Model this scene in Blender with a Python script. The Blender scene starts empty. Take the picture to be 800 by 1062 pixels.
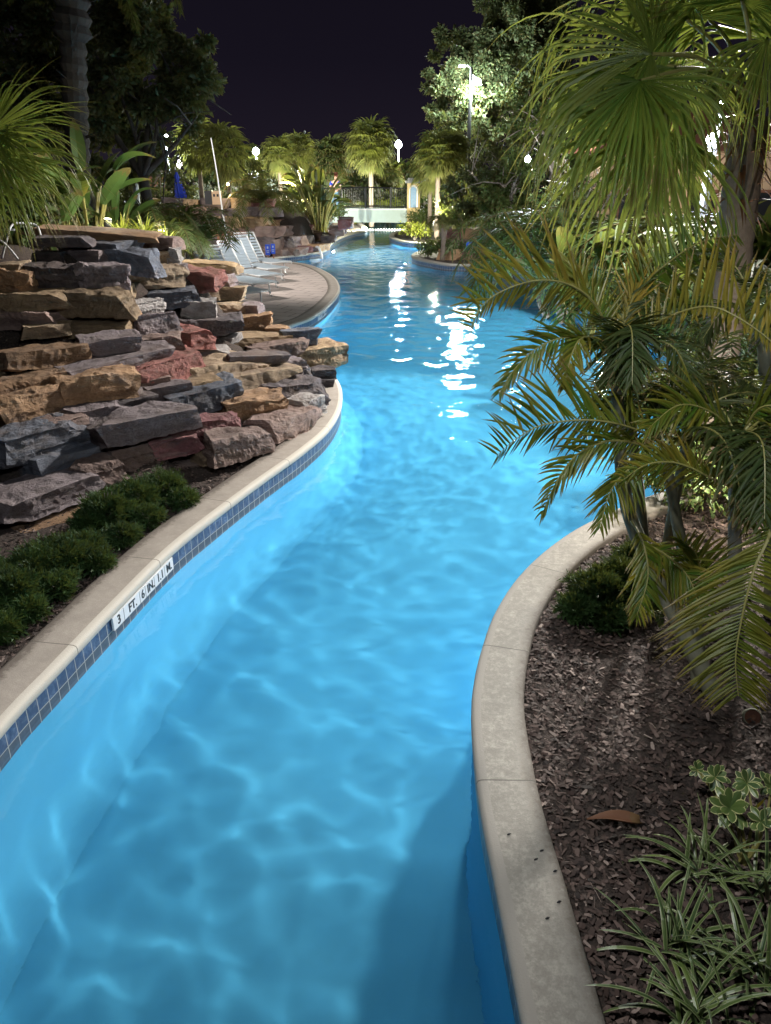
import bpy, math, random
from mathutils import Vector, noise, geometry
R = random.Random(7)
SC = bpy.context.scene
COL = SC.collection
V = Vector
Z = V((0, 0, 1))

# ---------------------------------------------------------------- camera frame (used to survey points of the place)
PITCH = math.atan((531 - 183) / 800.)
CH = 3.0
CR, CU, CF = V((1, 0, 0)), V((0, math.sin(PITCH), math.cos(PITCH))), V((0, math.cos(PITCH), -math.sin(PITCH)))
def ray(px, py): return CF + CR * ((px - 400) / 800.) + CU * ((531 - py) / 800.)
def G(px, py, z=.25):
    r = ray(px, py); return V((0, 0, CH)) + r * ((z - CH) / r.z)
def D(px, py, Y):
    r = ray(px, py); return V((0, 0, CH)) + r * (Y / r.y)
def S(a, b, c=0): return (CR * a + CU * b - CF * c).normalized()
def ppm(px, py, Y): return 800. * ray(px, py).y / Y

# ---------------------------------------------------------------- mesh helpers
class MB:
    def __init__(s): s.v = []; s.f = []; s.t = []; s.uv = []; s.m = []
    def vert(s, p, t=0., u=0., w=0.):
        s.v.append((p[0], p[1], p[2])); s.t.append(t); s.uv.append((u, w, 0.)); return len(s.v) - 1
    def face(s, idx, m=0): s.f.append(idx); s.m.append(m)
    def build(s, name, mats, parent=None, smooth=False):
        me = bpy.data.meshes.new(name); me.from_pydata(s.v, [], s.f)
        if not isinstance(mats, (list, tuple)): mats = [mats]
        for m in mats: me.materials.append(m)
        if len(mats) > 1: me.polygons.foreach_set('material_index', s.m)
        a = me.attributes.new('tint', 'FLOAT', 'POINT'); a.data.foreach_set('value', s.t)
        a = me.attributes.new('buv', 'FLOAT_VECTOR', 'POINT'); a.data.foreach_set('vector', [c for q in s.uv for c in q])
        if smooth: me.polygons.foreach_set('use_smooth', [True] * len(me.polygons))
        me.update()
        o = bpy.data.objects.new(name, me); COL.objects.link(o)
        if parent:
            o.parent = parent
            p = parent; off = V((0, 0, 0))
            while p: off += p.location; p = p.parent
            o.location = -off
        return o
    def box(s, c, sx, sy, sz, ax=None, t=0., m=0):
        X, Y, W = ax if ax else (V((1, 0, 0)), V((0, 1, 0)), Z)
        i = len(s.v)
        for a in (-1, 1):
            for b in (-1, 1):
                for d in (-1, 1): s.vert(V(c) + X * (a * sx / 2) + Y * (b * sy / 2) + W * (d * sz / 2), t)
        for q in ((0, 1, 3, 2), (4, 6, 7, 5), (0, 4, 5, 1), (2, 3, 7, 6), (0, 2, 6, 4), (1, 5, 7, 3)): s.face([i + k for k in q], m)
    def tube(s, pts, rad, n=8, t=0., m=0, cap=True):
        pts = [V(p) for p in pts]
        if not isinstance(rad, (list, tuple)): rad = [rad] * len(pts)
        ref = V((1, 0, 0)); base = len(s.v); L = 0.
        for k, p in enumerate(pts):
            d = (pts[min(k + 1, len(pts) - 1)] - pts[max(k - 1, 0)])
            d = d.normalized() if d.length > 1e-9 else Z
            a = ref - d * ref.dot(d)
            if a.length < .1: a = V((0, 1, 0)) - d * d.y
            a.normalize(); ref = a; b = d.cross(a)
            if k: L += (p - pts[k - 1]).length
            for j in range(n):
                g = 2 * math.pi * j / n
                s.vert(p + (a * math.cos(g) + b * math.sin(g)) * rad[k], t, j / n, L)
        for k in range(len(pts) - 1):
            for j in range(n):
                s.face((base + k * n + j, base + k * n + (j + 1) % n, base + (k + 1) * n + (j + 1) % n, base + (k + 1) * n + j), m)
        if cap:
            s.face([base + j for j in range(n)][::-1], m); s.face([base + (len(pts) - 1) * n + j for j in range(n)], m)
    def blade(s, p, d, side, L, w, droop=0., n=4, prof=None, t0=0., t1=0., fold=0., late=0., m=0):
        """a leaf blade: ribbon bending down under gravity; three columns when folded along its midrib"""
        p = V(p); d = V(d).normalized(); side = V(side); prev = None
        for k in range(n + 1):
            q = k / n
            sd = side - d * side.dot(d)
            if sd.length < 1e-4: sd = V((1, 0, 0))
            sd.normalize(); nn = sd.cross(d)
            ww = w * (prof(q) if prof else (1 - q) ** .7)
            tt = t0 + (t1 - t0) * q
            if fold:
                row = [s.vert(p - sd * ww / 2 + nn * fold * ww, tt, 0, q), s.vert(p, tt, .5, q), s.vert(p + sd * ww / 2 + nn * fold * ww, tt, 1, q)]
            else:
                row = [s.vert(p - sd * ww / 2, tt, 0, q), s.vert(p + sd * ww / 2, tt, 1, q)]
            if prev:
                for j in range(len(row) - 1): s.face((prev[j], prev[j + 1], row[j + 1], row[j]), m)
            prev = row
            g = droop * (1 if q >= late else .15) / n
            d = (d - Z * g).normalized()
            p = p + d * (L / n)

def cr(pts, n=8):
    """Catmull-Rom through points"""
    pts = [V(p) for p in pts]; out = []
    for i in range(len(pts) - 1):
        a, b, c, e = pts[max(i - 1, 0)], pts[i], pts[i + 1], pts[min(i + 2, len(pts) - 1)]
        for k in range(n):
            u = k / n
            out.append(.5 * ((2 * b) + (c - a) * u + (2 * a - 5 * b + 4 * c - e) * u * u + (3 * b - a - 3 * c + e) * u ** 3))
    out.append(pts[-1]); return out

def resample(pts, step):
    out = [pts[0]]; acc = 0.
    for a, b in zip(pts, pts[1:]):
        l = (b - a).length; pos = step - acc
        while pos <= l:
            out.append(a + (b - a) * (pos / l)); pos += step
        acc = (acc + l) % step
    out.append(pts[-1]); return out

def thing(name, label, cat, loc=(0, 0, 0), group=None):
    o = bpy.data.objects.new(name, None); COL.objects.link(o); o.location = loc; o.empty_display_size = .1
    return tag(o, label, cat, group)
def tag(o, label, cat, group=None):
    o['label'] = label; o['category'] = cat
    if group: o['group'] = group
    return o
def kind(o, k): o['kind'] = k; return o
def copy_tree(o, parent=None, off=None):
    c = o.copy(); COL.objects.link(c)
    if parent: c.parent = parent
    for ch in list(o.children): copy_tree(ch, c)
    return c
def place(proto, used, loc, rz, sc, label, cat, group=None):
    o = proto if not used else copy_tree(proto)
    o.location = loc; o.rotation_euler = (0, 0, rz); o.scale = sc if isinstance(sc, tuple) else (sc, sc, sc)
    return tag(o, label, cat, group)

# ---------------------------------------------------------------- materials
class NT:
    def __init__(s, name):
        s.m = bpy.data.materials.new(name); s.m.use_nodes = True; s.t = s.m.node_tree; s.N = s.t.nodes; s.b = s.N['Principled BSDF']
        s.out = s.N['Material Output']
    def n(s, typ, **kw):
        x = s.N.new('ShaderNode' + typ)
        for k, v in kw.items():
            if k in x.inputs.keys() if isinstance(k, str) else False: x.inputs[k].default_value = v
            else: setattr(x, k, v)
        return x
    def l(s, a, b): s.t.links.new(a, b)
    def set(s, **kw):
        for k, v in kw.items(): s.b.inputs[k.replace('_', ' ')].default_value = v
    def attr(s, n): x = s.N.new('ShaderNodeAttribute'); x.attribute_name = n; return x
    def ramp(s, fac, stops, interp='LINEAR'):
        r = s.N.new('ShaderNodeValToRGB'); r.color_ramp.interpolation = interp; e = r.color_ramp.elements
        while len(e) < len(stops): e.new(.5)
        for k, (p, c) in enumerate(stops): e[k].position = p; e[k].color = (*c, 1)
        s.l(fac, r.inputs[0]); return r.outputs[0]
    def noise(s, scale, detail=4, rough=.6, vec=None, dist=0.):
        x = s.N.new('ShaderNodeTexNoise'); x.inputs['Scale'].default_value = scale; x.inputs['Detail'].default_value = detail
        x.inputs['Roughness'].default_value = rough; x.inputs['Distortion'].default_value = dist
        if vec: s.l(vec, x.inputs['Vector'])
        return x.outputs['Fac']
    def coord(s, k='Object'): return s.N.new('ShaderNodeTexCoord').outputs[k]
    def pos(s): return s.N.new('ShaderNodeNewGeometry').outputs['Position']
    def mix(s, f, a, b, bt='MIX'):
        x = s.N.new('ShaderNodeMix'); x.data_type = 'RGBA'; x.blend_type = bt
        for val, inp in ((f, x.inputs[0]), (a, x.inputs[6]), (b, x.inputs[7])):
            if hasattr(val, 'links'): s.l(val, inp)
            elif isinstance(val, (int, float)): inp.default_value = val
            else: inp.default_value = (*val, 1)
        return x.outputs[2]
    def math(s, op, a, b=None):
        x = s.N.new('ShaderNodeMath'); x.operation = op
        for k, val in enumerate((a, b)):
            if val is None: continue
            if hasattr(val, 'links'): s.l(val, x.inputs[k])
            else: x.inputs[k].default_value = val
        return x.outputs[0]
    def bump(s, h, strength=.4, dist=.02):
        x = s.N.new('ShaderNodeBump'); x.inputs['Strength'].default_value = strength; x.inputs['Distance'].default_value = dist
        s.l(h, x.inputs['Height']); s.l(x.outputs[0], s.b.inputs['Normal']); return x
    def base(s, c): s.l(c, s.b.inputs['Base Color'])

def leaf(name, c0, c1, rough=.42, trans=.3, warm=(.30, .32, .05), tip=.75):
    """leaf: tint 0 -> c0, tint 1 -> c1; blotchy, lets some light through"""
    m = NT(name); a = m.attr('tint').outputs['Fac']
    c = m.ramp(a, [(0, c0), (1, c1)])
    nz = m.noise(9, 3, .6, m.coord())
    c = m.mix(m.math('MULTIPLY', nz, .6), c, tuple(x * .5 for x in c0))
    sx = m.N.new('ShaderNodeSeparateXYZ'); m.l(m.attr('buv').outputs['Vector'], sx.inputs[0])
    tp = m.ramp(m.math('ADD', sx.outputs[1], m.math('MULTIPLY', m.noise(23, 2, .5, m.coord()), .35)), [(.98, (0, 0, 0)), (1.0, (tip, tip, tip))])
    c = m.mix(tp, c, (.15, .095, .04))
    m.base(c); m.set(Roughness=rough, Specular_IOR_Level=.28)
    tr = m.N.new('ShaderNodeBsdfTranslucent'); m.l(m.mix(.5, c, warm), tr.inputs[0])
    mx = m.N.new('ShaderNodeMixShader'); mx.inputs[0].default_value = trans
    m.l(m.b.outputs[0], mx.inputs[1]); m.l(tr.outputs[0], mx.inputs[2]); m.l(mx.outputs[0], m.out.inputs[0])
    return m.m
def plain(name, c, rough=.5, metal=0., var=.25, scale=12, bump=0.):
    m = NT(name); nz = m.noise(scale, 5, .65, m.coord())
    m.base(m.mix(m.math('MULTIPLY', nz, 1), tuple(x * (1 - var) for x in c), tuple(min(1, x * (1 + var)) for x in c)))
    m.set(Roughness=rough, Metallic=metal)
    if bump: m.bump(nz, bump, .01)
    return m.m
def glow(name, c, e):
    m = NT(name); m.set(Base_Color=(*c, 1), Emission_Color=(*c, 1), Emission_Strength=e); return m.m

def rockmat(name, c, c2=None, streak=.5):
    m = NT(name); P = m.pos()
    c2 = c2 or tuple(x * .5 for x in c)
    oi = m.N.new('ShaderNodeObjectInfo').outputs['Random']
    mp = m.N.new('ShaderNodeMapping'); mp.inputs['Scale'].default_value = (1, 1, 2.6); m.l(P, mp.inputs[0])
    n1 = m.noise(3.2, 6, .7, mp.outputs[0], .6); n2 = m.noise(17, 6, .75, mp.outputs[0]); n3 = m.noise(60, 3, .7, P)
    col = m.ramp(n1, [(.34, c2), (.5, c), (.72, tuple(min(1, x * 1.3 + .02) for x in c))])
    col = m.mix(m.math('MULTIPLY', n2, streak), col, tuple(x * .35 for x in c))
    spk = m.ramp(n2, [(.62, (0, 0, 0)), (.74, (1, 1, 1))])
    col = m.mix(m.math('MULTIPLY', spk, .28), col, (.5, .45, .42))
    st = m.ramp(m.noise(1.5, 5, .65, P, .8), [(.46, (0, 0, 0)), (.66, (.6, .6, .6))]); col = m.mix(st, col, (.17, .115, .085))
    st2 = m.ramp(m.noise(2.3, 5, .7, mp.outputs[0], 1.), [(.55, (0, 0, 0)), (.72, (.5, .5, .5))]); col = m.mix(st2, col, (.32, .27, .24))
    hs = m.N.new('ShaderNodeHueSaturation'); m.l(m.math('ADD', m.math('MULTIPLY', oi, .6), .7), hs.inputs['Value']); pt = m.N.new('ShaderNodeNewGeometry').outputs['Pointiness']; col = m.mix(m.ramp(pt, [(.5, (0, 0, 0)), (.60, (.55, .55, .55))]), col, tuple(min(1, x * 1.7 + .04) for x in c)); m.l(col, hs.inputs['Color'])
    m.base(hs.outputs[0]); m.set(Roughness=.82)
    h = m.math('ADD', m.math('MULTIPLY', n2, .8), m.math('MULTIPLY', n3, .35)); m.bump(h, .95, .055)
    return m.m

RM = {k: rockmat('rock_' + n, c, c2) for k, (n, c, c2) in {
    't': ('tan', (.37, .27, .175), (.21, .145, .09)), 'o': ('rust', (.38, .225, .12), (.19, .11, .065)), 'g': ('violet_grey', (.25, .205, .215), (.13, .10, .105)),
    'b': ('blue_grey', (.135, .15, .19), (.07, .075, .095)), 'r': ('red', (.34, .12, .10), (.18, .065, .06)), 'm': ('maroon', (.22, .085, .09), (.10, .035, .04)),
    'd': ('charcoal', (.10, .082, .088), (.045, .036, .04)), 'p': ('brown', (.27, .185, .16), (.13, .08, .07)), 'l': ('pale_grey', (.42, .39, .38), (.25, .22, .21)), 'c': ('ochre', (.34, .235, .135), (.18, .115, .065))}.items()}
RNAME = {'t': 'tan', 'o': 'rust-orange', 'g': 'violet-grey', 'b': 'blue-grey', 'r': 'brick-red', 'm': 'maroon', 'd': 'charcoal', 'p': 'brown', 'l': 'pale-grey', 'c': 'ochre'}

M = {}
M['areca'] = leaf('areca_leaf', (.042, .105, .010), (.36, .225, .035), .38, .18)
M['fan'] = leaf('fan_palm_leaf', (.045, .115, .010), (.33, .35, .08), .4, .38)
M['fan_far'] = leaf('far_palm_leaf', (.075, .11, .025), (.26, .26, .08), .5, .35, tip=.3)
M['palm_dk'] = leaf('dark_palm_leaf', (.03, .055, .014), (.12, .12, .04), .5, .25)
M['oak'] = leaf('oak_leaf', (.045, .065, .028), (.13, .16, .075), .55, .25)
M['paddle'] = leaf('paddle_leaf', (.035, .085, .02), (.11, .18, .05), .35, .25)
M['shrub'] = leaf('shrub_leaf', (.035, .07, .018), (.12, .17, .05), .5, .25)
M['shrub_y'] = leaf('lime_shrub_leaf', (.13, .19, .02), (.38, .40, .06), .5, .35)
M['silver'] = leaf('silver_shrub_leaf', (.14, .17, .12), (.30, .33, .26), .6, .2)
M['juniper'] = leaf('juniper_leaf', (.016, .042, .014), (.06, .125, .032), .6, .15, tip=.0)
M['yellow'] = leaf('yellow_leaf', (.55, .40, .02), (.6, .5, .06), .45, .3)
M['dead'] = leaf('dead_leaf', (.13, .05, .025), (.32, .17, .10), .6, .1, (.2, .08, .03))
M['rachis'] = plain('rachis', (.22, .20, .06), .45)
M['bark'] = plain('palm_bark', (.17, .135, .11), .85, var=.5, scale=25, bump=.6)
M['stem'] = plain('areca_stem', (.15, .15, .105), .7, var=.45, scale=16, bump=.3)
M['stemgrey'] = plain('areca_stem_grey', (.38, .37, .33), .7, var=.35, scale=16, bump=.3)
M['bark_dk'] = plain('dark_bark', (.045, .038, .034), .9, var=.5, scale=25, bump=.6)
M['oakbark'] = plain('oak_bark', (.26, .23, .20), .9, var=.4, scale=10, bump=.6)
M['white'] = plain('white_plastic', (.72, .73, .74), .4, var=.06)
M['whitemetal'] = plain('white_metal', (.62, .62, .62), .35, var=.08)
M['strap'] = plain('blue_white_strap', (.36, .42, .47), .5, var=.1)
M['wood'] = plain('stained_wood', (.24, .10, .055), .6, var=.35)
M['blackmetal'] = plain('black_metal', (.02, .02, .022), .4, var=.2)
M['greymetal'] = plain('grey_metal', (.25, .26, .28), .4, var=.15)
M['bridge'] = plain('bridge_plaster', (.42, .52, .54), .8, var=.12, scale=6)
M['cream'] = plain('cream_stucco', (.62, .47, .24), .85, var=.15, scale=6)
M['bluetile'] = plain('blue_niche', (.10, .24, .42), .4, var=.3)
M['capgrey'] = plain('cap_stone', (.25, .25, .26), .8, var=.2)
M['blue'] = plain('blue_cloth', (.012, .04, .42), .7, var=.25)
M['bluesign'] = plain('blue_sign', (.015, .07, .50), .4, var=.1)
M['roof'] = plain('red_roof_tile', (.26, .10, .06), .8, var=.4, scale=30)
M['peach'] = plain('peach_stucco', (.62, .42, .26), .85, var=.15, scale=4)
M['skin'] = plain('skin', (.48, .27, .19), .55, var=.05)
M['hair'] = plain('brown_hair', (.12, .035, .02), .6, var=.3)
M['denim'] = plain('denim', (.07, .14, .22), .8, var=.2)
M['ink'] = plain('black_ink', (.012, .012, .014), .5, var=.1)
M['tilewhite'] = plain('white_tile', (.74, .75, .77), .25, var=.06)
M['lamp_white'] = glow('lamp_white', (.88, .95, 1.0), 60)
M['lamp_soft'] = glow('lamp_soft', (1.0, .86, .9), 14)
M['lamp_warm'] = glow('lamp_warm', (1.0, .82, .5), 18)
M['lamp_pool'] = glow('lamp_pool', (.75, .93, 1.0), 14)

# soil, paving, coping, pool shell, water
m = NT('soil'); P = m.pos(); n1 = m.noise(38, 6, .75, P); n2 = m.noise(2.2, 4, .6, P)
m.base(m.mix(n2, m.ramp(n1, [(.3, (.012, .009, .008)), (.55, (.06, .043, .036)), (.75, (.15, .115, .10))]), m.ramp(n1, [(.3, (.015, .01, .008)), (.7, (.10, .07, .055))])))
m.set(Roughness=.95); m.bump(n1, .9, .04); M['soil'] = m.m
m = NT('bark_chip'); a = m.attr('tint').outputs['Fac']
m.base(m.mix(m.math('MULTIPLY', m.noise(70, 4, .7, m.pos()), .5), m.ramp(a, [(0, (.020, .013, .010)), (.45, (.070, .043, .034)), (.8, (.16, .108, .09)), (1, (.36, .28, .24))]), (.03, .02, .018)))
m.set(Roughness=.8); M['chip'] = m.m
m = NT('deck_paver'); P = m.pos()
mp = m.N.new('ShaderNodeMapping'); mp.inputs['Rotation'].default_value = (0, 0, .35); m.l(P, mp.inputs[0])
br = m.N.new('ShaderNodeTexBrick'); m.l(mp.outputs[0], br.inputs[0]); br.offset = .5
br.inputs['Color1'].default_value = (.54, .46, .42, 1); br.inputs['Color2'].default_value = (.46, .39, .36, 1); br.inputs['Mortar'].default_value = (.13, .10, .09, 1)
br.inputs['Scale'].default_value = 1.; br.inputs['Brick Width'].default_value = .62; br.inputs['Row Height'].default_value = .42; br.inputs['Mortar Size'].default_value = .014
n2 = m.noise(2.5, 6, .7, P)
m.base(m.mix(m.math('MULTIPLY', n2, .55), br.outputs[0], (.38, .31, .28))); m.set(Roughness=.75); m.bump(m.noise(90, 3, .6, P), .2, .01); M['deck'] = m.m

def coping_mat(name, c, c2, nose, mott):
    m = NT(name); P = m.pos(); uv = m.attr('buv'); sp = m.N.new('ShaderNodeSeparateXYZ'); m.l(uv.outputs['Vector'], sp.inputs[0])
    n1 = m.noise(130, 3, .7, P); n2 = m.noise(4.5, 6, .7, P); n3 = m.noise(26, 5, .75, P)
    col = m.mix(n1, c, c2)
    col = m.mix(m.ramp(n3, [(.45, (0, 0, 0)), (.68, (mott, mott, mott))]), col, tuple(min(1, x * 1.45) for x in c))
    col = m.mix(m.ramp(n2, [(.4, (0, 0, 0)), (.75, (.55, .55, .55))]), col, tuple(x * .55 for x in c))
    col = m.mix(m.math('LESS_THAN', sp.outputs[0], .16), col, nose)          # the smooth bull-nose band
    dirt = m.ramp(m.math('ADD', sp.outputs[0], m.math('MULTIPLY', m.math('SUBTRACT', n3, .5), .22)), [(.34, (0, 0, 0)), (.40, (.75, .75, .75))])
    col = m.mix(dirt, col, (.09, .07, .055))
    fr = m.math('FRACT', m.math('DIVIDE', sp.outputs[1], 1.22))
    col = m.mix(m.math('MULTIPLY', m.math('LESS_THAN', fr, .007), .75), col, tuple(x * .25 for x in c))
    m.base(col); m.set(Roughness=.8)
    h = m.math('SUBTRACT', m.math('ADD', m.math('MULTIPLY', n1, .5), m.math('MULTIPLY', n3, .4)), m.math('LESS_THAN', fr, .007))
    m.bump(h, .5, .008); return m.m
M['coping_l'] = coping_mat('coping_smooth', (.40, .35, .30), (.30, .265, .235), (.52, .48, .42), .25)
M['coping_r'] = coping_mat('coping_rough', (.33, .31, .27), (.20, .185, .165), (.30, .28, .25), .7)

m = NT('pool_wall'); P = m.pos(); uv = m.attr('buv'); sp = m.N.new('ShaderNodeSeparateXYZ'); m.l(uv.outputs['Vector'], sp.inputs[0])
Uu, Zz = sp.outputs[0], sp.outputs[1]
fu = m.math('FRACT', m.math('DIVIDE', Uu, .105)); row = m.math('DIVIDE', m.math('SUBTRACT', .18, Zz), .105); fv = m.math('FRACT', row)
g = m.math('MAXIMUM', m.math('LESS_THAN', fu, .06), m.math('LESS_THAN', fv, .06))
wn = m.N.new('ShaderNodeTexWhiteNoise'); wn.noise_dimensions = '2D'; cb = m.N.new('ShaderNodeCombineXYZ')
m.l(m.math('FLOOR', m.math('DIVIDE', Uu, .105)), cb.inputs[0]); m.l(m.math('FLOOR', row), cb.inputs[1]); m.l(cb.outputs[0], wn.inputs['Vector'])
nb = m.noise(16, 5, .7, P, .8)
tile = m.ramp(nb, [(.3, (.028, .055, .12)), (.5, (.06, .10, .19)), (.72, (.19, .25, .36))])
tile = m.mix(m.math('MULTIPLY', wn.outputs['Value'], .6), tile, (.045, .07, .125))
tile = m.mix(m.math('MULTIPLY', m.math('GREATER_THAN', row, 1.), .75), tile, (.075, .09, .105))
tile = m.mix(g, tile, (.40, .39, .36))
pl = m.mix(m.noise(.9, 6, .65, P), (.052, .305, .51), (.086, .39, .60))
m.base(m.mix(m.math('LESS_THAN', row, 2.), pl, tile)); m.l(m.math('ADD', .32, m.math('MULTIPLY', m.math('GREATER_THAN', row, 2.), .66)), m.b.inputs['Roughness']); m.set(Specular_IOR_Level=.2); M['poolwall'] = m.m
m = NT('pool_floor'); P = m.pos(); m.base(m.mix(m.noise(.9, 6, .65, P), (.052, .305, .51), (.086, .39, .60))); m.set(Roughness=.95, Specular_IOR_Level=.1); M['poolfloor'] = m.m
m = NT('water'); m.N.remove(m.b); gl = m.N.new('ShaderNodeBsdfGlass'); gl.inputs['IOR'].default_value = 1.33; gl.inputs['Roughness'].default_value = 0.
bp = m.N.new('ShaderNodeBump'); bp.inputs['Strength'].default_value = .10; bp.inputs['Distance'].default_value = .03; b2 = m.N.new('ShaderNodeBump'); b2.inputs['Strength'].default_value = .05; b2.inputs['Distance'].default_value = .012; m.l(m.noise(26, 3, .6, m.pos()), b2.inputs['Height']); m.l(b2.outputs[0], bp.inputs['Normal'])
m.l(m.noise(7, 4, .6, m.pos()), bp.inputs['Height']); m.l(bp.outputs[0], gl.inputs['Normal']); m.l(gl.outputs[0], m.out.inputs[0]); M['water'] = m.m

# ---------------------------------------------------------------- river outline
LP = [(-2.0, -8), (-2.25, -3), (-2.28, 0.5), (-2.2, 2.4), (-2.11, 3.45), (-2.03, 3.95), (-1.90, 4.75), (-1.74, 5.6), (-1.51, 6.36), (-1.24, 7.16), (-.93, 8.02), (-.69, 8.9), (-.60, 9.9), (-.68, 11.0),
      (-.95, 12.0), (-1.5, 13.2), (-2.1, 14.3), (-2.12, 15.2), (-1.9, 15.9), (-1.57, 16.9), (-1.3, 19.0), (-1.24, 21.4), (-1.62, 24.3), (-2.5, 27.2), (-3.5, 28.6), (-4.2, 29.2), (-4.1, 30.0), (-3.0, 31.6), (-2.45, 33.2),
      (-2.42, 37), (-2.28, 39.5), (-1.8, 43), (-1.1, 45.5), (-1.15, 49), (-1.6, 55), (-1.6, 72)]
RP = [(.62, -8), (.56, -2), (.53, 1), (.508, 1.8), (.49, 2.35), (.472, 2.9), (.50, 3.5), (.56, 3.87), (.65, 4.22), (.785, 4.63), (1.03, 5.14), (1.39, 5.67), (1.81, 6.13), (2.54, 6.74), (3.5, 7.35), (4.6, 8.3), (5.25, 9.6), (5.35, 11.5), (5.1, 14), (4.7, 17), (4.5, 20), (4.9, 23),
      (5.3, 25.4), (4.8, 26.9), (4.1, 27.3), (3.0, 27.4), (2.05, 27.7), (1.4, 28.9), (1.08, 29.8), (1.0, 31.0), (1.3, 32.6), (1.9, 34.0), (2.2, 35.4), (1.7, 36.8), (.75, 37.9), (.2, 40.8), (.4, 44), (1.0, 46.4), (1.4, 50), (1.6, 56), (1.6, 72)]
LE = resample(cr([(x, y, 0) for x, y in LP], 10), .12)
RE = resample(cr([(x, y, 0) for x, y in RP], 10), .12)
OUT = .32

def sweep(name, E, sgn, prof, mat, i0=0, i1=None, uvmode='coping'):
    """sweep a (offset, z) section along an outline; offsets count from the water side towards the land"""
    mb = MB(); E = E[i0:i1]; prev = None; L = 0.; acc = [0.]
    for a, b in zip(prof, prof[1:]): acc.append(acc[-1] + math.hypot(a[0] - b[0], a[1] - b[1]))
    for k, p in enumerate(E):
        t = (E[min(k + 2, len(E) - 1)] - E[max(k - 2, 0)]).normalized()
        nrm = V((-t.y, t.x, 0)) * sgn
        if k: L += (p - E[k - 1]).length
        rowi = [mb.vert(p + nrm * o + Z * z, 0, (acc[j] if uvmode == 'coping' else L), (L if uvmode == 'coping' else z)) for j, (o, z) in enumerate(prof)]
        if prev:
            for j in range(len(rowi) - 1):
                q = (prev[j], prev[j + 1], rowi[j + 1], rowi[j])
                mb.face(q if sgn < 0 else q[::-1])
        prev = rowi
    return mb.build(name, mat, smooth=True)
CPROF = [(.03, .176), (-.012, .178), (-.02, .19), (-.021, .225), (-.014, .243), (.003, .2505), (.03, .252), (.29, .252), (.312, .246), (.32, .23), (.32, .10)]
nl = len(LE) - 60
kind(sweep('pool_kerb', LE, 1, CPROF, M['coping_l']), 'structure')
CPR = [(o if o < .1 else o - .042, z) for o, z in CPROF]
kind(sweep('pool_kerb', RE, -1, CPR, M['coping_r']), 'structure')
WPROF = [(0, .20), (0, -.2), (0, -.86), (-.012, -.93), (-.04, -1.0), (-.085, -1.06), (-.145, -1.105), (-.22, -1.135), (-.30, -1.146)]
CAUST = []
for E, sg in ((LE, 1), (RE, -1)):
    CAUST.append(kind(sweep('pool_wall', E, sg, WPROF if sg > 0 else [(0, .20), (0, -1.15), (.02, -1.25)], M['poolwall'], uvmode='wall'), 'structure'))
mb = MB(); mb.face([mb.vert(p) for p in ((-6, -9, -1.15), (7, -9, -1.15), (7, 73, -1.15), (-6, 73, -1.15))])
CAUST.append(kind(mb.build('pool_floor', M['poolfloor']), 'structure'))
for o in CAUST: o.cycles.is_caustics_receiver = True

poly = [(p.x, p.y) for p in LE[::3]] + [(p.x, p.y) for p in RE[::3]][::-1]
def inside(x, y, P=poly):
    c = False; j = len(P) - 1
    for i in range(len(P)):
        if (P[i][1] > y) != (P[j][1] > y) and x < (P[j][0] - P[i][0]) * (y - P[i][1]) / (P[j][1] - P[i][1]) + P[i][0]: c = not c
        j = i
    return c
# water surface: a grid of real ripples, finer near the viewer
mb = MB(); ys = []; y = -1.
while y < 72: ys.append(y); y += max(.035, .006 * max(y, 0) * 1.1)
WZ = .012
def wave(x, y):
    h = .014 * noise.noise(V((x * 1.7, y * 1.7, 0))) + .0046 * noise.noise(V((x * 4.4, y * 4.4, 3)))
    far = min(1., max(0., (y - 6) / 10.))
    return h + far * (.012 * noise.noise(V((x * 2.2, y * 3.2, 7))) + .0085 * noise.noise(V((x * 5, y * 7, 9))) + .0045 * noise.noise(V((x * 12, y * 14, 5))))
rows = []
for y in ys:
    dx = max(.035, .005 * max(y, 0)); dx = max(dx, .035)
    rows.append(dx)
NX = 210
def xr(y):
    xs = []
    for Eo in (LE, RE):
        best = [p.x for p in Eo[::2] if abs(p.y - y) < .6]
        xs += best
    return (min(xs) - .15, max(xs) + .15) if xs else (-2.5, .8)
grid = []
for y in ys:
    a, b = xr(y); grid.append([mb.vert((a + (b - a) * i / NX, y, WZ + wave(a + (b - a) * i / NX, y))) for i in range(NX + 1)])
for a, b in zip(grid, grid[1:]):
    for i in range(NX): mb.face((a[i], a[i + 1], b[i + 1], b[i]))
wo = kind(mb.build('water', M['water'], smooth=True), 'structure'); wo.cycles.is_caustics_caster = True

# ground with the river cut out
big = [V((-120, -9, .19)), V((120, -9, .19)), V((120, 160, .19)), V((-120, 160, .19))]
def off(E, sg, d):
    out = []
    for k, p in enumerate(E):
        t = (E[min(k + 2, len(E) - 1)] - E[max(k - 2, 0)]).normalized(); out.append(p + V((-t.y, t.x, 0)) * sg * d)
    return out
hl = [V((p.x, p.y, .19)) for p in off(LE, 1, .1)[6::4]]; hr = [V((p.x, p.y, .19)) for p in off(RE, -1, .1)[6::4]]
hole = hl + hr[::-1]
tris = geometry.tessellate_polygon([big, hole]); allp = big + hole
mb = MB()
for p in allp: mb.vert(p)
for t in tris: mb.face(t)
kind(mb.build('ground', M['soil']), 'structure')
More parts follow.
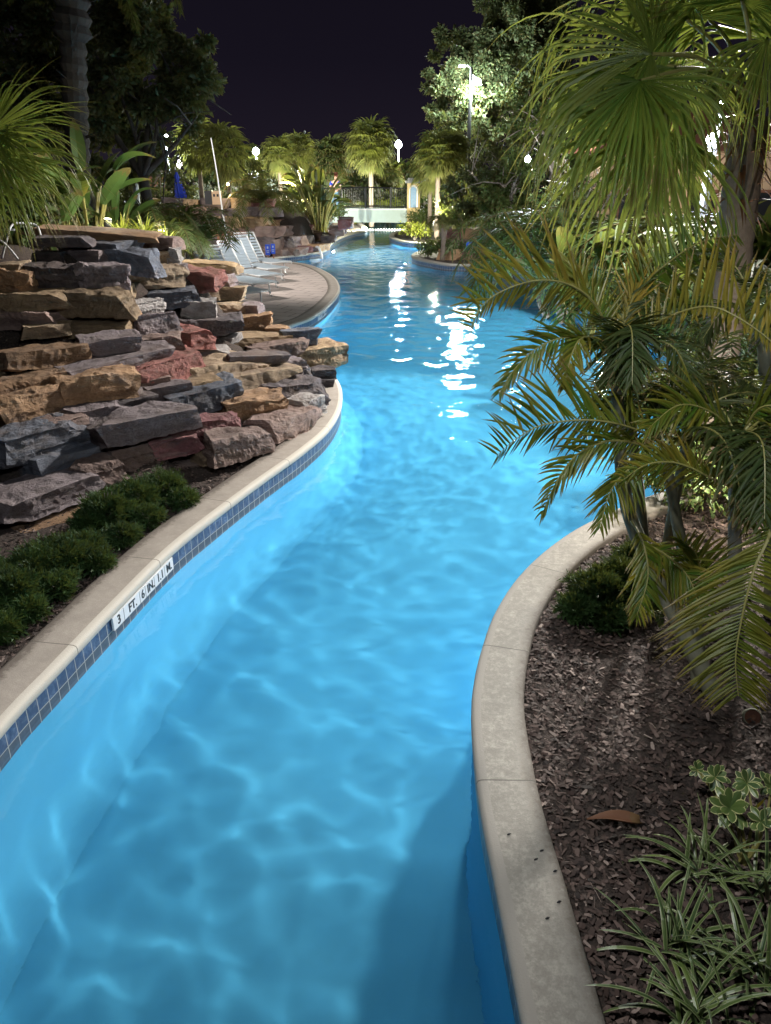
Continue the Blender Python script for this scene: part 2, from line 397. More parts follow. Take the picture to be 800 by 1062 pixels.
# sunlounger deck
dk = [p for p in off(LE, 1, .3) if 15.0 < p.y < 29.3 and p.x < -1.2 and p.x > -5]
pl = [V((p.x, p.y, .246)) for p in dk[::3]] + [V((-5.2, 29.4, .246)), V((-7.2, 29.0, .246)), V((-7.2, 14.6, .246)), V((-3.2, 14.6, .246))]
mb = MB()
for p in pl: mb.vert(p)
for t in geometry.tessellate_polygon([pl]): mb.face(t)
kind(mb.build('pool_deck', M['deck']), 'structure')

# ---------------------------------------------------------------- rocks
def rock_mesh(mb, c, X, Yv, sx, sy, sz, seed, chip=.16, level=3):
    """a split stone: box cut by random planes, subdivided, fractured"""
    import bmesh
    r = random.Random(seed)
    bm = bmesh.new(); bmesh.ops.create_cube(bm, size=1.)
    for v in bm.verts:
        v.co += V((r.uniform(-.13, .13), r.uniform(-.12, .12), r.uniform(-.12, .12)))
    for k in range(r.randint(4, 7)):
        n = V((r.choice((-1, 1)) * r.uniform(.3, 1), r.choice((-1, 1)) * r.uniform(.2, 1), r.choice((-1, 1)) * r.uniform(.2, 1))).normalized()
        d = .5 * (abs(n.x) + abs(n.y) + abs(n.z)) * r.uniform(.70, .9)
        res = bmesh.ops.bisect_plane(bm, geom=bm.verts[:] + bm.edges[:] + bm.faces[:], plane_co=n * d, plane_no=n, clear_outer=True)
        ed = [e for e in res['geom_cut'] if isinstance(e, bmesh.types.BMEdge)]
        if ed:
            try: bmesh.ops.contextual_create(bm, geom=ed)
            except Exception: pass
    bmesh.ops.scale(bm, vec=(sx, sy, sz), verts=bm.verts[:])
    bmesh.ops.triangulate(bm, faces=bm.faces[:])
    target = max(.03, max(sx, sz, .2) / (15 if level > 2 else 4))
    for it in range(5 if level > 2 else 2):
        ee = [e for e in bm.edges if e.calc_length() > target]
        if not ee or len(bm.faces) > 5200: break
        bmesh.ops.subdivide_edges(bm, edges=ee, cuts=1, use_grid_fill=False)
        bmesh.ops.triangulate(bm, faces=[f for f in bm.faces if len(f.verts) > 3])
    off_ = V((r.uniform(0, 99), r.uniform(0, 99), r.uniform(0, 99))); amp = min(sx, sz) * chip
    bm.normal_update()
    for v in bm.verts:
        p = v.co / max(.22, sz * .8)
        cell = noise.cell_vector(p * 1.7 + off_ + noise.noise_vector(p * 1.3 + off_) * .5)
        q_ = V((p.x * 2, p.y * 2, p.z * 5)) + off_; rg = 1 - abs(noise.noise(p * 2.6 + off_)) * 2
        f = noise.noise(p * 1.2 + off_) * .55 + noise.noise(q_) * .35 + (cell.x - .5) * .34 + rg * .16 + noise.noise(q_ * 3.1) * .18 + noise.noise(p * 9 + off_) * .10
        ly = noise.cell(V((off_.x, off_.y, (v.co.z + .03 * noise.noise(p * 1.5 + off_)) * 13 + off_.z)))
        if abs(v.normal.z) < .6: f += (ly - .5) * .42
        v.co += v.normal * (f * amp)
    i = len(mb.v)
    bm.verts.index_update()
    for v in bm.verts: mb.vert(V(c) + X * v.co.x + Yv * v.co.y + Z * v.co.z)
    for f in bm.faces: mb.face([i + v.index for v in f.verts])
    bm.free()

# surveyed depth of the terraced wall (screen place -> distance)
DEP = [(0, 545, 5.95), (60, 520, 6.45), (115, 500, 6.95), (230, 475, 7.7), (300, 445, 8.7), (345, 395, 10.9), (335, 375, 11.4), (0, 480, 6.5), (60, 450, 7.2), (0, 420, 7.25), (40, 395, 7.7), (100, 405, 7.9), (130, 450, 7.4), (180, 470, 7.6), (180, 410, 8.5),
       (240, 420, 8.7), (250, 385, 9.5), (300, 385, 10.2), (300, 355, 11.3), (280, 340, 11.9), (250, 325, 12.2), (240, 300, 12.8), (225, 280, 13.0), (30, 360, 8.3), (100, 365, 8.5), (165, 360, 9.2), (205, 340, 10.2), (30, 335, 8.9), (30, 300, 9.2), (100, 335, 9.1), (100, 300, 9.5), (160, 320, 10.0),
       (190, 300, 10.8), (60, 260, 9.9), (120, 265, 10.0), (175, 265, 10.9), (100, 243, 10.8), (170, 248, 11.2)]
def depth(px, py):
    a = b = 0.
    for x, y, d in DEP:
        w = 1. / ((x - px) ** 2 + ((y - py) * 1.3) ** 2 + 60.) ** 1.6; a += w * d; b += w
    return a / b
ROCKS = [  # centre x, y, width, height, tilt on screen, colour
 (100, 242, 118, 9, 0, 'o'), (158, 246, 13, 9, 0, 'r'), (66, 250, 52, 8, 0, 'd'), (104, 254, 82, 10, 0, 'b'), (164, 252, 44, 14, 0, 'p'), (88, 264, 50, 11, 0, 'g'), (52, 266, 34, 12, 0, 'd'),
 (134, 271, 60, 24, -5, 'b'), (172, 268, 20, 15, 0, 't'), (182, 266, 12, 18, 0, 'l'), (61, 289, 54, 25, 0, 'd'), (107, 287, 47, 26, 0, 'g'), (19, 291, 38, 22, 0, 'o'), (10, 277, 30, 8, 0, 't'),
 (158, 287, 52, 24, -5, 't'), (182, 281, 24, 14, 0, 'g'), (204, 290, 46, 22, 3, 'r'), (219, 277, 54, 12, 0, 'c'), (233, 291, 18, 14, 0, 'g'),
 (33, 311, 74, 19, 0, 'c'), (102, 315, 68, 26, 0, 'c'), (28, 331, 70, 19, 0, 'p'), (46, 342, 46, 13, -3, 't'), (101, 340, 76, 16, 0, 'c'), (124, 326, 34, 9, 0, 'o'),
 (180, 310, 50, 20, -3, 'b'), (207, 321, 36, 20, 0, 'l'), (218, 304, 20, 14, 0, 't'), (148, 322, 28, 24, -8, 'l'), (159, 338, 42, 24, -8, 'g'), (188, 349, 42, 20, 5, 'r'), (221, 337, 58, 17, -4, 'd'), (230, 351, 32, 10, 0, 'l'),
 (112, 356, 64, 18, -5, 'g'), (46, 369, 88, 20, -7, 'o'), (114, 373, 106, 20, -12, 'g'), (166, 356, 40, 18, -4, 'p'), (169, 380, 68, 26, -14, 'r'), (209, 365, 54, 12, -3, 'l'), (222, 383, 78, 22, -11, 't'), (2, 381, 18, 14, 0, 'c'),
 (31, 396, 76, 20, -9, 'o'), (100, 398, 82, 27, -9, 'o'), (33, 420, 80, 34, -13, 'o'), (101, 429, 60, 24, -12, 'g'), (138, 418, 46, 18, -10, 'd'), (175, 406, 42, 19, -10, 'g'), (207, 412, 72, 26, -10, 'b'), (150, 438, 88, 28, -12, 'g'),
 (211, 446, 58, 28, -12, 'm'), (180, 460, 50, 22, -10, 'm'), (32, 458, 86, 36, -18, 'b'), (60, 474, 90, 26, -20, 'b'), (140, 470, 66, 26, -12, 'p'), (40, 512, 104, 34, -22, 'g'), (100, 490, 46, 28, -20, 'p'), (184, 485, 82, 24, -10, 'p'), (56, 534, 120, 22, -22, 'o'),
 (238, 321, 40, 13, -3, 't'), (262, 320, 20, 12, 0, 'g'), (257, 336, 46, 18, -3, 'o'), (256, 352, 82, 13, -5, 'c'), (289, 344, 20, 12, 0, 'o'), (312, 349, 34, 18, 0, 'b'), (286, 362, 54, 20, -6, 'p'), (326, 368, 50, 24, -8, 'c'), (336, 386, 26, 12, -4, 'd'), (330, 396, 32, 11, -4, 'd'), (314, 389, 16, 18, 0, 'b'),
 (252, 390, 76, 20, -13, 't'), (297, 381, 30, 24, -6, 'g'), (282, 393, 34, 9, -8, 'p'), (297, 409, 56, 30, -14, 'd'), (316, 421, 16, 22, -30, 'l'), (260, 425, 60, 36, -10, 'o'), (293, 438, 42, 24, -28, 'p'), (246, 460, 54, 28, -18, 'p'), (272, 452, 24, 20, -25, 'c'), (238, 304, 30, 15, 0, 't'),
 (258, 445, 40, 18, -14, 'd'), (222, 470, 30, 16, -14, 'c'), (128, 302, 20, 12, 0, 'c'), (200, 360, 24, 12, -5, 'p'), (262, 372, 50, 14, -8, 'd'), (150, 398, 44, 14, -10, 'p'), (206, 398, 40, 12, -10, 'c'), (62, 438, 40, 14, -15, 'p'), (128, 410, 30, 14, -10, 'd')]
ORD = 'topmost,second,third,fourth,fifth,sixth,seventh,eighth,ninth,tenth,eleventh,twelfth,thirteenth,fourteenth,fifteenth,sixteenth,seventeenth,eighteenth'.split(',')
NTH = 'first,second,third,fourth,fifth,sixth,seventh,eighth,ninth,tenth,eleventh,twelfth,thirteenth,fourteenth,fifteenth,sixteenth,seventeenth,eighteenth,nineteenth,twentieth'.split(',')
rank = {}
for k in sorted(range(len(ROCKS)), key=lambda k: ROCKS[k][1]):
    c = ROCKS[k][5]; rank[k] = sum(1 for j in rank if ROCKS[j][5] == c); 
count = {c: sum(1 for r in ROCKS if r[5] == c) for c in RM}
HP = []   # height points for the mound under the rocks
for k, (cx, cy, w, h, tilt, c) in enumerate(ROCKS):
    Y = depth(cx, cy + h * .3); C = D(cx, cy, Y); pm = ppm(cx, cy, Y)
    a = math.radians(tilt); e0 = (cx - w / 2 * math.cos(a), cy - w / 2 * math.sin(a)); e1 = (cx + w / 2 * math.cos(a), cy + w / 2 * math.sin(a))
    if tilt and C.z < 2.0:
        p0, p1 = G(*e0, C.z), G(*e1, C.z); T = p1 - p0; sx = T.length
        T = T.normalized()
        if T.y > .86: T = V((.5, .86, 0)); sx = min(sx, w / pm / .5)
    else:
        T = V((1, R.uniform(-.25, .3), 0)).normalized(); sx = w / pm
    B = Z.cross(T)
    sy = max(.32, min(.7, sx * .55)); rv = ray(cx, cy); sn = -rv.z / rv.length; sz = max(.10, (h / pm - sy * .42 * sn) / math.sqrt(1 - sn * sn))
    tw = R.uniform(-.06, .06)
    mb = MB(); Cc = C; HP.append((Cc.x, Cc.y, Cc.z - sz * .45))
    X = (T + Z * tw).normalized()
    rock_mesh(mb, Cc, X, B, sx * 1.06, sy, sz * 1.02, 100 + k)
    o = mb.build('rock', RM[c])
    ratio = sx / sz; shp = 'long slab' if ratio > 3.6 else 'slab' if ratio > 2.2 else 'block'
    size = 'big' if w * h > 1700 else 'small' if w * h < 520 else 'mid-sized'
    rk = rank[k]; n_ = count[c]
    o_ = ORD[rk] + (' from the top' if rk else '')
    if n_ - rk <= 3 and rk: o_ = ('lowest', 'second lowest', 'third lowest')[n_ - 1 - rk]
    tag(o, f'{size} {RNAME[c]} {shp}, {o_} of the {RNAME[c]} stones in the near wall', 'rock', 'stacked stones of the near rock wall')

# mound of soil that carries the stones and the raised bed behind them
ctrl = list(HP)
for p in off(LE, 1, .45):
    if 1 < p.y < 15.: ctrl.append((p.x, p.y, .2))
ctrl += [(x, y, 2.15) for x in (-4.2, -5.5, -7, -9, -12) for y in (11.5, 13)] + [(x, y, 1.9) for x in (-6, -8, -11) for y in (9.6,)] + [(-3.4, 12.2, 1.9), (-2.9, 11.9, 1.7)]
ctrl += [(x, 15.8, .0) for x in (-2.2, -3, -4)] + [(x, 14.9, .3) for x in (-2.4, -3.2)] + [(x, 16.5, 1.2) for x in (-7.5, -10)] + [(x, 20, .0) for x in (-5, -3, -8, -12)]
ctrl += [(-4.5, 7.2, .6), (-4.2, 8.0, 1.15), (-5, 8.2, 1.2), (-3.9, 8.35, 1.25), (-7, 8, 1.3), (-3.6, 6.1, .3), (-5, 5.5, .3), (-7, 5, .3), (-3.2, 4, .2), (-6, 3, .2)]
def hfield(x, y):
    a = b = 0.
    for cx, cy, cz in ctrl:
        w = 1. / ((cx - x) ** 2 + (cy - y) ** 2 + .012) ** 1.9; a += w * cz; b += w
    return a / b
mb = MB(); nx, ny = 100, 100; gx0, gx1, gy0, gy1 = -13., -.5, 3.2, 18.
lef = off(LE, 1, .34)
for j in range(ny + 1):
    for i in range(nx + 1):
        x = gx0 + (gx1 - gx0) * i / nx; y = gy0 + (gy1 - gy0) * j / ny
        mb.vert((x, y, hfield(x, y) - .05 + .03 * noise.noise(V((x * 2, y * 2, 0)))))
lpoly = [(p.x, p.y) for p in lef if 2 < p.y < 15.4] + [(-3.4, 15.2), (-7.4, 15.2), (-7.4, 30), (-30, 30), (-30, 2)]
for j in range(ny):
    for i in range(nx):
        x = gx0 + (gx1 - gx0) * (i + .5) / nx; y = gy0 + (gy1 - gy0) * (j + .5) / ny
        if inside(x, y, lpoly): a = j * (nx + 1) + i; mb.face((a, a + 1, a + nx + 2, a + nx + 1))
kind(mb.build('terrain', M['soil'], smooth=True), 'structure')

def bank(name_where, line, rows, seed, cols, wr=(.5, 1.2), hr=(.22, .4), base=.2, back=.42, group='stones of the far banks'):
    """courses of stones stepping back from a waterline"""
    r = random.Random(seed); pts = resample(cr(line, 8), .05); total = .05 * (len(pts) - 1); z = base
    for k in range(rows):
        h = r.uniform(*hr); s = r.uniform(0, .3); n = 0; items = []
        while s < total - .3:
            w = r.uniform(*wr); i = min(int((s + w / 2) / .05), len(pts) - 2); p = pts[i]; t = (pts[i + 1] - pts[max(i - 1, 0)]).normalized(); b = Z.cross(t)
            if b.y < 0 : b = -b
            items.append((p + b * (back * k + r.uniform(-.08, .08)), t, b, w)); s += w * r.uniform(.92, 1.05)
        for q, (p, t, b, w) in enumerate(items):
            c = r.choice(cols); mb = MB(); hh = h * r.uniform(.85, 1.15)
            rock_mesh(mb, (p.x, p.y, z + h / 2), t, b, w, .6, hh, seed * 1000 + k * 50 + q, level=1)
            o = mb.build('rock', RM[c])
            shp = 'slab' if w / hh > 2.3 else 'block'
            tag(o, f'{RNAME[c]} {shp}, {NTH[q]} along in course {("one","two","three","four","five","six","seven","eight")[k]} {name_where}', 'rock', group)
        z += h * .93
bank('of the far waterfall wall', [(-4.2, 30.4, 0), (-3.2, 31.9, 0), (-2.7, 33.4, 0)], 6, 3, 'ppddmgoc', wr=(.35, .95), hr=(.24, .38), back=.5)
bank('beside the far bridge end', [(-2.7, 33.6, 0), (-2.75, 36.5, 0), (-2.6, 39.2, 0)], 4, 4, 'ppddmgtc', wr=(.4, 1.0), hr=(.26, .4), back=.35)
bank('behind the wooden rack', [(-8.6, 30.2, 0), (-6.2, 30.4, 0), (-4.3, 30.6, 0)], 6, 5, 'ppdmgc', wr=(.5, 1.2), hr=(.28, .4), back=.3)
bank('behind the blue pool sign', [(1.9, 30.2, 0), (3.2, 29.6, 0), (5.2, 29.5, 0), (7.0, 29.0, 0)], 3, 6, 'ppdmoc', wr=(.5, 1.2), hr=(.26, .36), back=.4)
bank('on the far lagoon side', [(4.9, 17.5, 0), (4.8, 20, 0), (5.1, 22.5, 0)], 2, 8, 'oopct', wr=(.7, 1.2), hr=(.25, .34), back=.3)
# fill behind those walls
for nm, (x0, x1, y0, y1, zt) in {'a': (-10, -2.9, 31.8, 44, 1.95), 'b': (2.4, 14, 30.6, 44, .95), 'c': (5.6, 14, 9.5, 29, .45)}.items():
    mb = MB(); n = 14
    for j in range(n + 1):
        for i in range(n + 1):
            u, v = i / n, j / n; e = min(1, 5 * min(u, 1 - u, v * 1.2, 1 - v))
            mb.vert((x0 + (x1 - x0) * u, y0 + (y1 - y0) * v, .1 + (zt - .1) * e ** .5 + .1 * noise.noise(V((u * 5, v * 5, x0)))))
    for j in range(n):
        for i in range(n): a = j * (n + 1) + i; mb.face((a, a + 1, a + n + 2, a + n + 1))
    kind(mb.build('terrain', M['soil'], smooth=True), 'structure')

# ---------------------------------------------------------------- bark mulch
def chips(n, sampler, zf):
    mb = MB()
    for k in range(n):
        x, y = sampler()
        a = R.uniform(0, 6.28); st_ = R.random() < .035; l = R.uniform(.012, .05) * (1.9 if R.random() < .07 else 1) * (2.4 if st_ else 1); w = R.uniform(.008, .022) * (.16 if st_ else 1)
        d = V((math.cos(a), math.sin(a), R.gauss(0, .28))).normalized(); s_ = d.cross(V((R.gauss(0, .35), R.gauss(0, .35), 1))).normalized(); n_ = s_.cross(d)
        c = V((x, y, zf(x, y) + R.uniform(.002, .024))); t = min(1, max(0, R.gauss(.44, .27))); b = R.uniform(-.2, .3) * w
        i = len(mb.v)
        for q, e in ((-1, -1), (-1, 1), (0, -1.1), (0, 1.1), (1, -.7), (1, .6)):
            mb.vert(c + d * (q * l / 2 * R.uniform(.8, 1.1)) + s_ * (e * w / 2) + n_ * (b if q == 0 else 0), t)
        mb.face((i, i + 1, i + 3, i + 2)); mb.face((i + 2, i + 3, i + 5, i + 4))
    return mb
redge = [(p.x + 0, p.y) for p in off(RE, -1, .272)]
def rx(y): return min(redge, key=lambda q: abs(q[1] - y))[0] if y < 8 else 5
bedR = [(p.x, p.y) for p in off(RE, -1, .278) if .8 < p.y < 7.5 and p.x < 4] + [(4.5, 7.2), (4.5, .8)]
def sampR():
    while True:
        y = .95 + 5.8 * R.random() ** 1.5; x = rx(y) + (2.6) * R.random() ** 1.15
        if inside(x, y, bedR): return x, y
kind(chips(25000, sampR, lambda x, y: .19).build('bark_mulch', M['chip']), 'stuff')
bedL = [(p.x, p.y) for p in off(LE, 1, .325) if 2.2 < p.y < 9.4]
def sampL():
    if R.random() < .3: return R.uniform(-4.9, -3.1), R.uniform(8.0, 9.1)
    x, y = R.choice(bedL); return x - R.random() ** 1.6 * 1.2, y + R.uniform(-.1, .1)
bedLp = [(p.x, p.y) for p in off(LE, 1, .325) if 1 < p.y < 11] + [(-9, 11), (-9, 1)]
def sampL2():
    while True:
        x, y = sampL()
        if inside(x, y, bedLp): return x, y
kind(chips(9000, sampL2, lambda x, y: max(.19, hfield(x, y) - .05)).build('bark_mulch', M['chip']), 'stuff')

# ---------------------------------------------------------------- near palms and plants
def leaflet_prof(q): return min(1., .35 + q * 4) * (1 - q) ** .55
def frond(name, parent, pts, s1, s2, L1, L2=None, n=46, tint=.2, tvar=.15, w=.021, droop=.5, sweep=.75, mats=None, start=.12, r0=.009, dens=8, seed=0, jit=.12):
    """a feather leaf: rachis along pts, leaflets either side; s1/s2 are the side directions of its two rows"""
    r = random.Random(seed); P = cr(pts, dens); N = len(P); mb = MB()
    mb.tube(P, [r0 * (1 - .8 * k / (N - 1)) for k in range(N)], 5, 0, 1, False)
    L2 = L1 if L2 is None else L2
    seg = [0.]
    for a, b in zip(P, P[1:]): seg.append(seg[-1] + (b - a).length)
    tot = seg[-1]
    for k in range(n):
        q = start + (1 - start) * (k + .5) / n; d = q * tot; i = 0
        while i < N - 2 and seg[i + 1] < d: i += 1
        f = (d - seg[i]) / max(1e-6, seg[i + 1] - seg[i]); p = P[i].lerp(P[i + 1], min(1, f)); t = (P[i + 1] - P[i]).normalized()
        qq = (q - start) / (1 - start); env = (.35 + .65 * min(1, qq * 3.2)) * (1 - max(0, qq - .45) * 1.25)
        for sd, L in ((s1, L1), (s2, L2)):
            if L <= 0: continue
            a = sweep * (.75 + .55 * qq) + r.gauss(0, .06)
            d_ = (V(sd) * math.cos(a) + t * math.sin(a) + V((r.gauss(0, jit), r.gauss(0, jit), r.gauss(0, jit)))).normalized()
            tt = min(1, max(0, tint + r.gauss(0, tvar)))
            mb.blade(p, d_, t.cross(V(sd)).cross(d_) if False else t, L * env * r.uniform(.88, 1.1), w * (.6 + .5 * env), droop * r.uniform(.6, 1.4), 5, leaflet_prof, tt * .8, min(1, tt + .22), .22)
    return mb.build(name, mats or [M['areca'], M['rachis']], parent)

def fanleaf(name, parent, crown, hub, axis, normal, Rr, half=2.1, nseg=46, droop=1.3, tint=.2, tvar=.12, mats=None, seed=0, join=.48, late=.46, tipcol=.35, pet=.016, split=.0):
    """a palmate leaf: petiole from the crown, pleated blade joined to half its length, free drooping tips"""
    r = random.Random(seed); axis = V(axis).normalized(); n_ = (V(normal) - axis * V(normal).dot(axis)).normalized(); sd = n_.cross(axis)
    mb = MB(); hub = V(hub); crown = V(crown)
    mid = crown.lerp(hub, .5) + Z * (.12 * (hub - crown).length)
    mb.tube(cr([crown, mid, hub], 5), [pet * (1.3 - .5 * k / 10) for k in range(11)], 6, 0, 1, False)
    sp_ = 2 * half / nseg; wmax = 2 * Rr * join * math.tan(sp_ / 2) * 1.05
    def prof(q):
        return max(.04, q / join) if q < join else max(0.02, .62 * (1 - (q - join) / (1 - join)) ** .8)
    for k in range(nseg):
        a = -half + sp_ * (k + .5) + r.gauss(0, .018)
        d = axis * math.cos(a) + sd * math.sin(a); cup = .18 * abs(math.sin(a / 2)) ; d = (d + n_ * cup).normalized()
        L = Rr * (1 - .28 * (abs(a) / half) ** 2) * r.uniform(.8, 1.12); t = min(1, max(0, tint + r.gauss(0, tvar)))
        mb.blade(hub, d, n_.cross(d), L, wmax * r.uniform(.85, 1.05), droop * r.uniform(.35, 1.9), 12, prof, t, min(1, t + tipcol), .28, late)
    return mb.build(name, mats or [M['fan'], M['rachis']], parent)

# --- the clumping feather palm on the right bank
base = G(742, 724, .19)
ap = thing('areca_palm', 'clump of arching feather palm with yellowing fronds in the bark bed by the kerb', 'palm', base)
c1, c2, c3, c4 = D(640, 372, 4.7), D(690, 468, 4.25), D(765, 455, 4.1), D(790, 330, 4.9)
def stem(pts, r0, r1, mat='stem'):
    P = cr(pts, 8); mb = MB(); n = len(P); mb.tube(P, [(r0 + (r1 - r0) * k / (n - 1)) * (1.05 if k % 3 == 0 else 1) for k in range(n)], 10); mb.build('stem', M[mat], ap, True)
stem([base, D(712, 660, 3.86), D(680, 596, 4.05), D(652, 530, 4.3), D(642, 450, 4.5), c1], .055, .035)
stem([base + V((-.06, .1, 0)), D(722, 655, 3.95), D(712, 590, 4.2), D(700, 530, 4.3), c2], .045, .03)
stem([G(765, 640, .19), D(763, 590, 4.5), D(762, 530, 4.45), c3], .05, .035, 'stemgrey')
stem([G(800, 640, .19), D(800, 560, 4.6), D(797, 450, 4.8), c4], .05, .035)
stem([G(672, 590, .19), D(668, 560, 4.95), D(662, 500, 4.8), D(652, 420, 4.75)], .042, .03)
stem([G(690, 575, .19), D(700, 520, 5.1), D(720, 420, 5.0)], .042, .03)
def px(l, y0, y1): return [D(x, y, y0 + (y1 - y0) * k / (len(l) - 1)) for k, (x, y) in enumerate(l)]
UPW, DNB = S(0, 1, .15), S(0, -.55, -.6)
F = lambda *a, **k: frond('frond', ap, *a, **k)
F(px([(640, 372), (648, 335), (660, 295), (664, 262)], 4.65, 5.2), S(1, .3, .1), S(-1, .3, .1), .30, n=34, tint=.75, w=.02, sweep=1.1, droop=.1, start=.2, seed=1)
F(px([(640, 372), (620, 320), (592, 296), (556, 291), (519, 303), (498, 320), (488, 341)], 4.65, 4.25), UPW, DNB, .44, .2, n=40, tint=.55, w=.022, droop=.25, sweep=.62, start=.25, seed=2)
F(px([(640, 372), (625, 330), (600, 290), (588, 268)], 4.75, 5.0), S(-1, .5, .1), S(1, .6, 0), .34, .28, n=34, tint=.35, w=.02, droop=.3, seed=21)
F(px([(640, 374), (612, 354), (585, 350), (556, 362), (533, 384), (518, 408)], 4.6, 4.2), S(-.4, .8, .4), S(.2, -.8, .2), .26, .24, n=38, tint=.2, droop=.6, seed=3)
F(px([(640, 374), (618, 352), (602, 352), (592, 372), (586, 402)], 4.5, 4.2), S(-.9, .1, .3), S(.8, -.2, .3), .24, .2, n=34, tint=.35, droop=.5, seed=31)
F(px([(700, 470), (664, 447), (617, 436), (566, 440), (536, 455), (515, 473)], 4.25, 3.85), UPW, DNB, .46, .26, n=44, tint=.32, w=.023, droop=.35, sweep=.6, start=.15, seed=4)
F(px([(640, 374), (664, 346), (700, 326), (735, 318), (765, 329), (800, 354), (832, 388)], 4.6, 3.9), S(-.1, 1, .1), S(-.5, -.5, .6), .40, .17, n=42, tint=.62, w=.022, droop=.15, sweep=.2, start=.2, seed=5)
F(px([(655, 345), (665, 300), (690, 275), (725, 252), (765, 243)], 4.9, 5.3), S(-.5, .85, 0), S(.5, -.6, -.4), .40, n=40, tint=.12, w=.024, droop=.25, sweep=.35, seed=6)
F(px([(806, 525), (797, 558), (784, 586), (775, 617), (767, 654), (763, 686), (766, 722)], 3.45, 3.1), S(-1, .12, .1), S(1, .05, .1), .52, .50, n=50, tint=.3, tvar=.08, w=.021, droop=.45, sweep=.42, start=.1, r0=.011, seed=7, jit=.05)
F(px([(760, 505), (740, 497), (714, 484), (692, 479), (668, 483), (645, 499)], 3.75, 3.55), UPW, DNB, .24, .2, n=34, tint=.42, w=.02, droop=.3, seed=8)
F(px([(700, 472), (643, 457), (604, 468), (580, 495), (563, 532)], 4.25, 3.8), S(-.3, .7, .3), S(-.2, -.8, .2), .26, n=38, tint=.22, droop=.6, seed=9)
F(px([(700, 472), (665, 478), (636, 505), (622, 548)], 4.3, 3.9), S(-.8, .1, .2), S(.8, -.3, .2), .28, n=34, tint=.2, droop=.6, seed=10)
F(px([(765, 460), (742, 430), (705, 420), (672, 445)], 4.2, 3.85), S(-.1, .9, .2), S(-.1, -.8, .3), .34, n=38, tint=.25, droop=.5, seed=11)
F(px([(765, 460), (786, 425), (812, 425), (830, 460)], 4.2, 3.9), S(.1, .9, .2), S(.1, -.8, .3), .38, n=36, tint=.2, droop=.4, seed=12)
F(px([(765, 460), (772, 470), (782, 500), (778, 545)], 4.1, 3.6), S(-.9, .2, .3), S(.9, .2, .2), .32, n=36, tint=.15, droop=.8, seed=13)
F(px([(660, 560), (690, 575), (715, 600), (728, 640)], 4.2, 3.75), S(-.5, -.7, .2), S(.6, .6, .2), .3, n=32, tint=.15, droop=.5, seed=14)
F(px([(655, 540), (668, 566), (672, 600), (660, 640)], 4.2, 3.9), S(-.8, -.1, .2), S(.8, .1, .2), .26, n=30, tint=.2, droop=.5, seed=15)
F(px([(720, 640), (728, 610), (722, 575), (704, 560)], 4.0, 3.9), S(-.7, .5, .2), S(.8, .3, .2), .28, n=30, tint=.2, droop=.5, seed=16)
rr = random.Random(5)
for k in range(38):
    c = (c1, c2, c3, c4, D(652, 420, 4.9), D(720, 420, 5.05), D(800, 460, 4.7))[k % 7]
    a = rr.uniform(0, 6.28); L = rr.uniform(.7, 1.15); h = V((math.cos(a), math.sin(a), 0))
    if h.x < -.2 and c.x < 2.3: h.x *= .3; L *= .75
    if h.y < -.2: L *= .75
    el = rr.uniform(.3, 1.1)
    p = [c, c + h * L * .3 + Z * L * .32 * el, c + h * L * .65 + Z * L * .32 * el, c + h * L * .95 - Z * L * (.35 - .3 * el)]
    sd = h.cross(Z)
    F(p, (sd + Z * .35).normalized(), (-sd + Z * .35).normalized(), rr.uniform(.26, .40), n=34, tint=rr.uniform(0, .3), w=.022, droop=.7, seed=100 + k, dens=5, mats=[M['palm_dk'], M['rachis']])  # inner fronds get a darker leaf colour, standing for shade inside the crown

# --- fan palm standing behind it
fb = V((D(775, 255, 7.).x, 7., .19)); fc = D(778, 122, 7.)
fp = thing('fan_palm', 'tall fan palm with hanging leaf tips and ringed grey trunk behind the feather palm', 'palm', fb)
mb = MB(); P = [fb.lerp(fc, k / 40) for k in range(41)]
mb.tube(P, [(.165 - .02 * k / 40) * (1.045 if k % 2 else .985) for k in range(41)], 20); mb.build('trunk', M['bark'], fp, True)
mb = MB()
for k in range(90):
    a = k * 2.4; q = R.random(); d = V((math.cos(a), math.sin(a), R.uniform(-.5, .9)))
    mb.blade(fc - Z * (.75 * q - .05) + d * .12, d, Z.cross(d), R.uniform(.25, .5), .03, R.uniform(.5, 2), 4, None, R.uniform(.2, .8), .5)
mb.build('fibre', M['dead'], fp)
FL = lambda *a, **k: fanleaf('frond', fp, fc, *a, **k)
FL(D(676, 56, 6.2), S(-1, .12, .0), S(.15, .15, 1), 1.42, 2.0, 64, 8.0, tint=.36, late=.46, join=.5, seed=1)
FL(D(664, 84, 6.0), S(-.55, -.75, .2), S(-.3, .55, .8), 1.15, 1.9, 54, 2.6, tint=.12, seed=2)
FL(D(684, 132, 6.5), S(-.6, -.7, 0), S(.2, .3, 1), 1.4, 1.9, 58, 3.0, tint=.62, seed=3)
FL(D(700, 70, 6.4), S(-.1, -1, .15), S(0, .35, .9), 1.05, 1.6, 50, 3, tint=.15, seed=4)
FL(D(796, 40, 6.2), S(.25, -1, .1), S(.1, .3, .9), .98, 1.6, 54, 3, tint=.38, seed=5)
FL(D(770, 0, 6.3), S(.3, .8, .2), S(0, -.2, .9), 1.0, 2.1, 46, .8, tint=.1, seed=6)
FL(D(712, 20, 6.8), S(-.5, .8, 0), S(.2, -.1, 1), 1.2, 2.1, 50, 2.8, tint=.12, seed=7)
FL(D(735, 20, 7.8), S(-.2, .9, -.3), S(0, .1, 1), 1.2, 2.3, 50, 1.5, tint=.15, seed=13)
FL(D(790, 40, 7.7), S(.5, .8, -.3), S(0, .1, 1), 1.2, 2.3, 50, 1.5, tint=.12, seed=14)
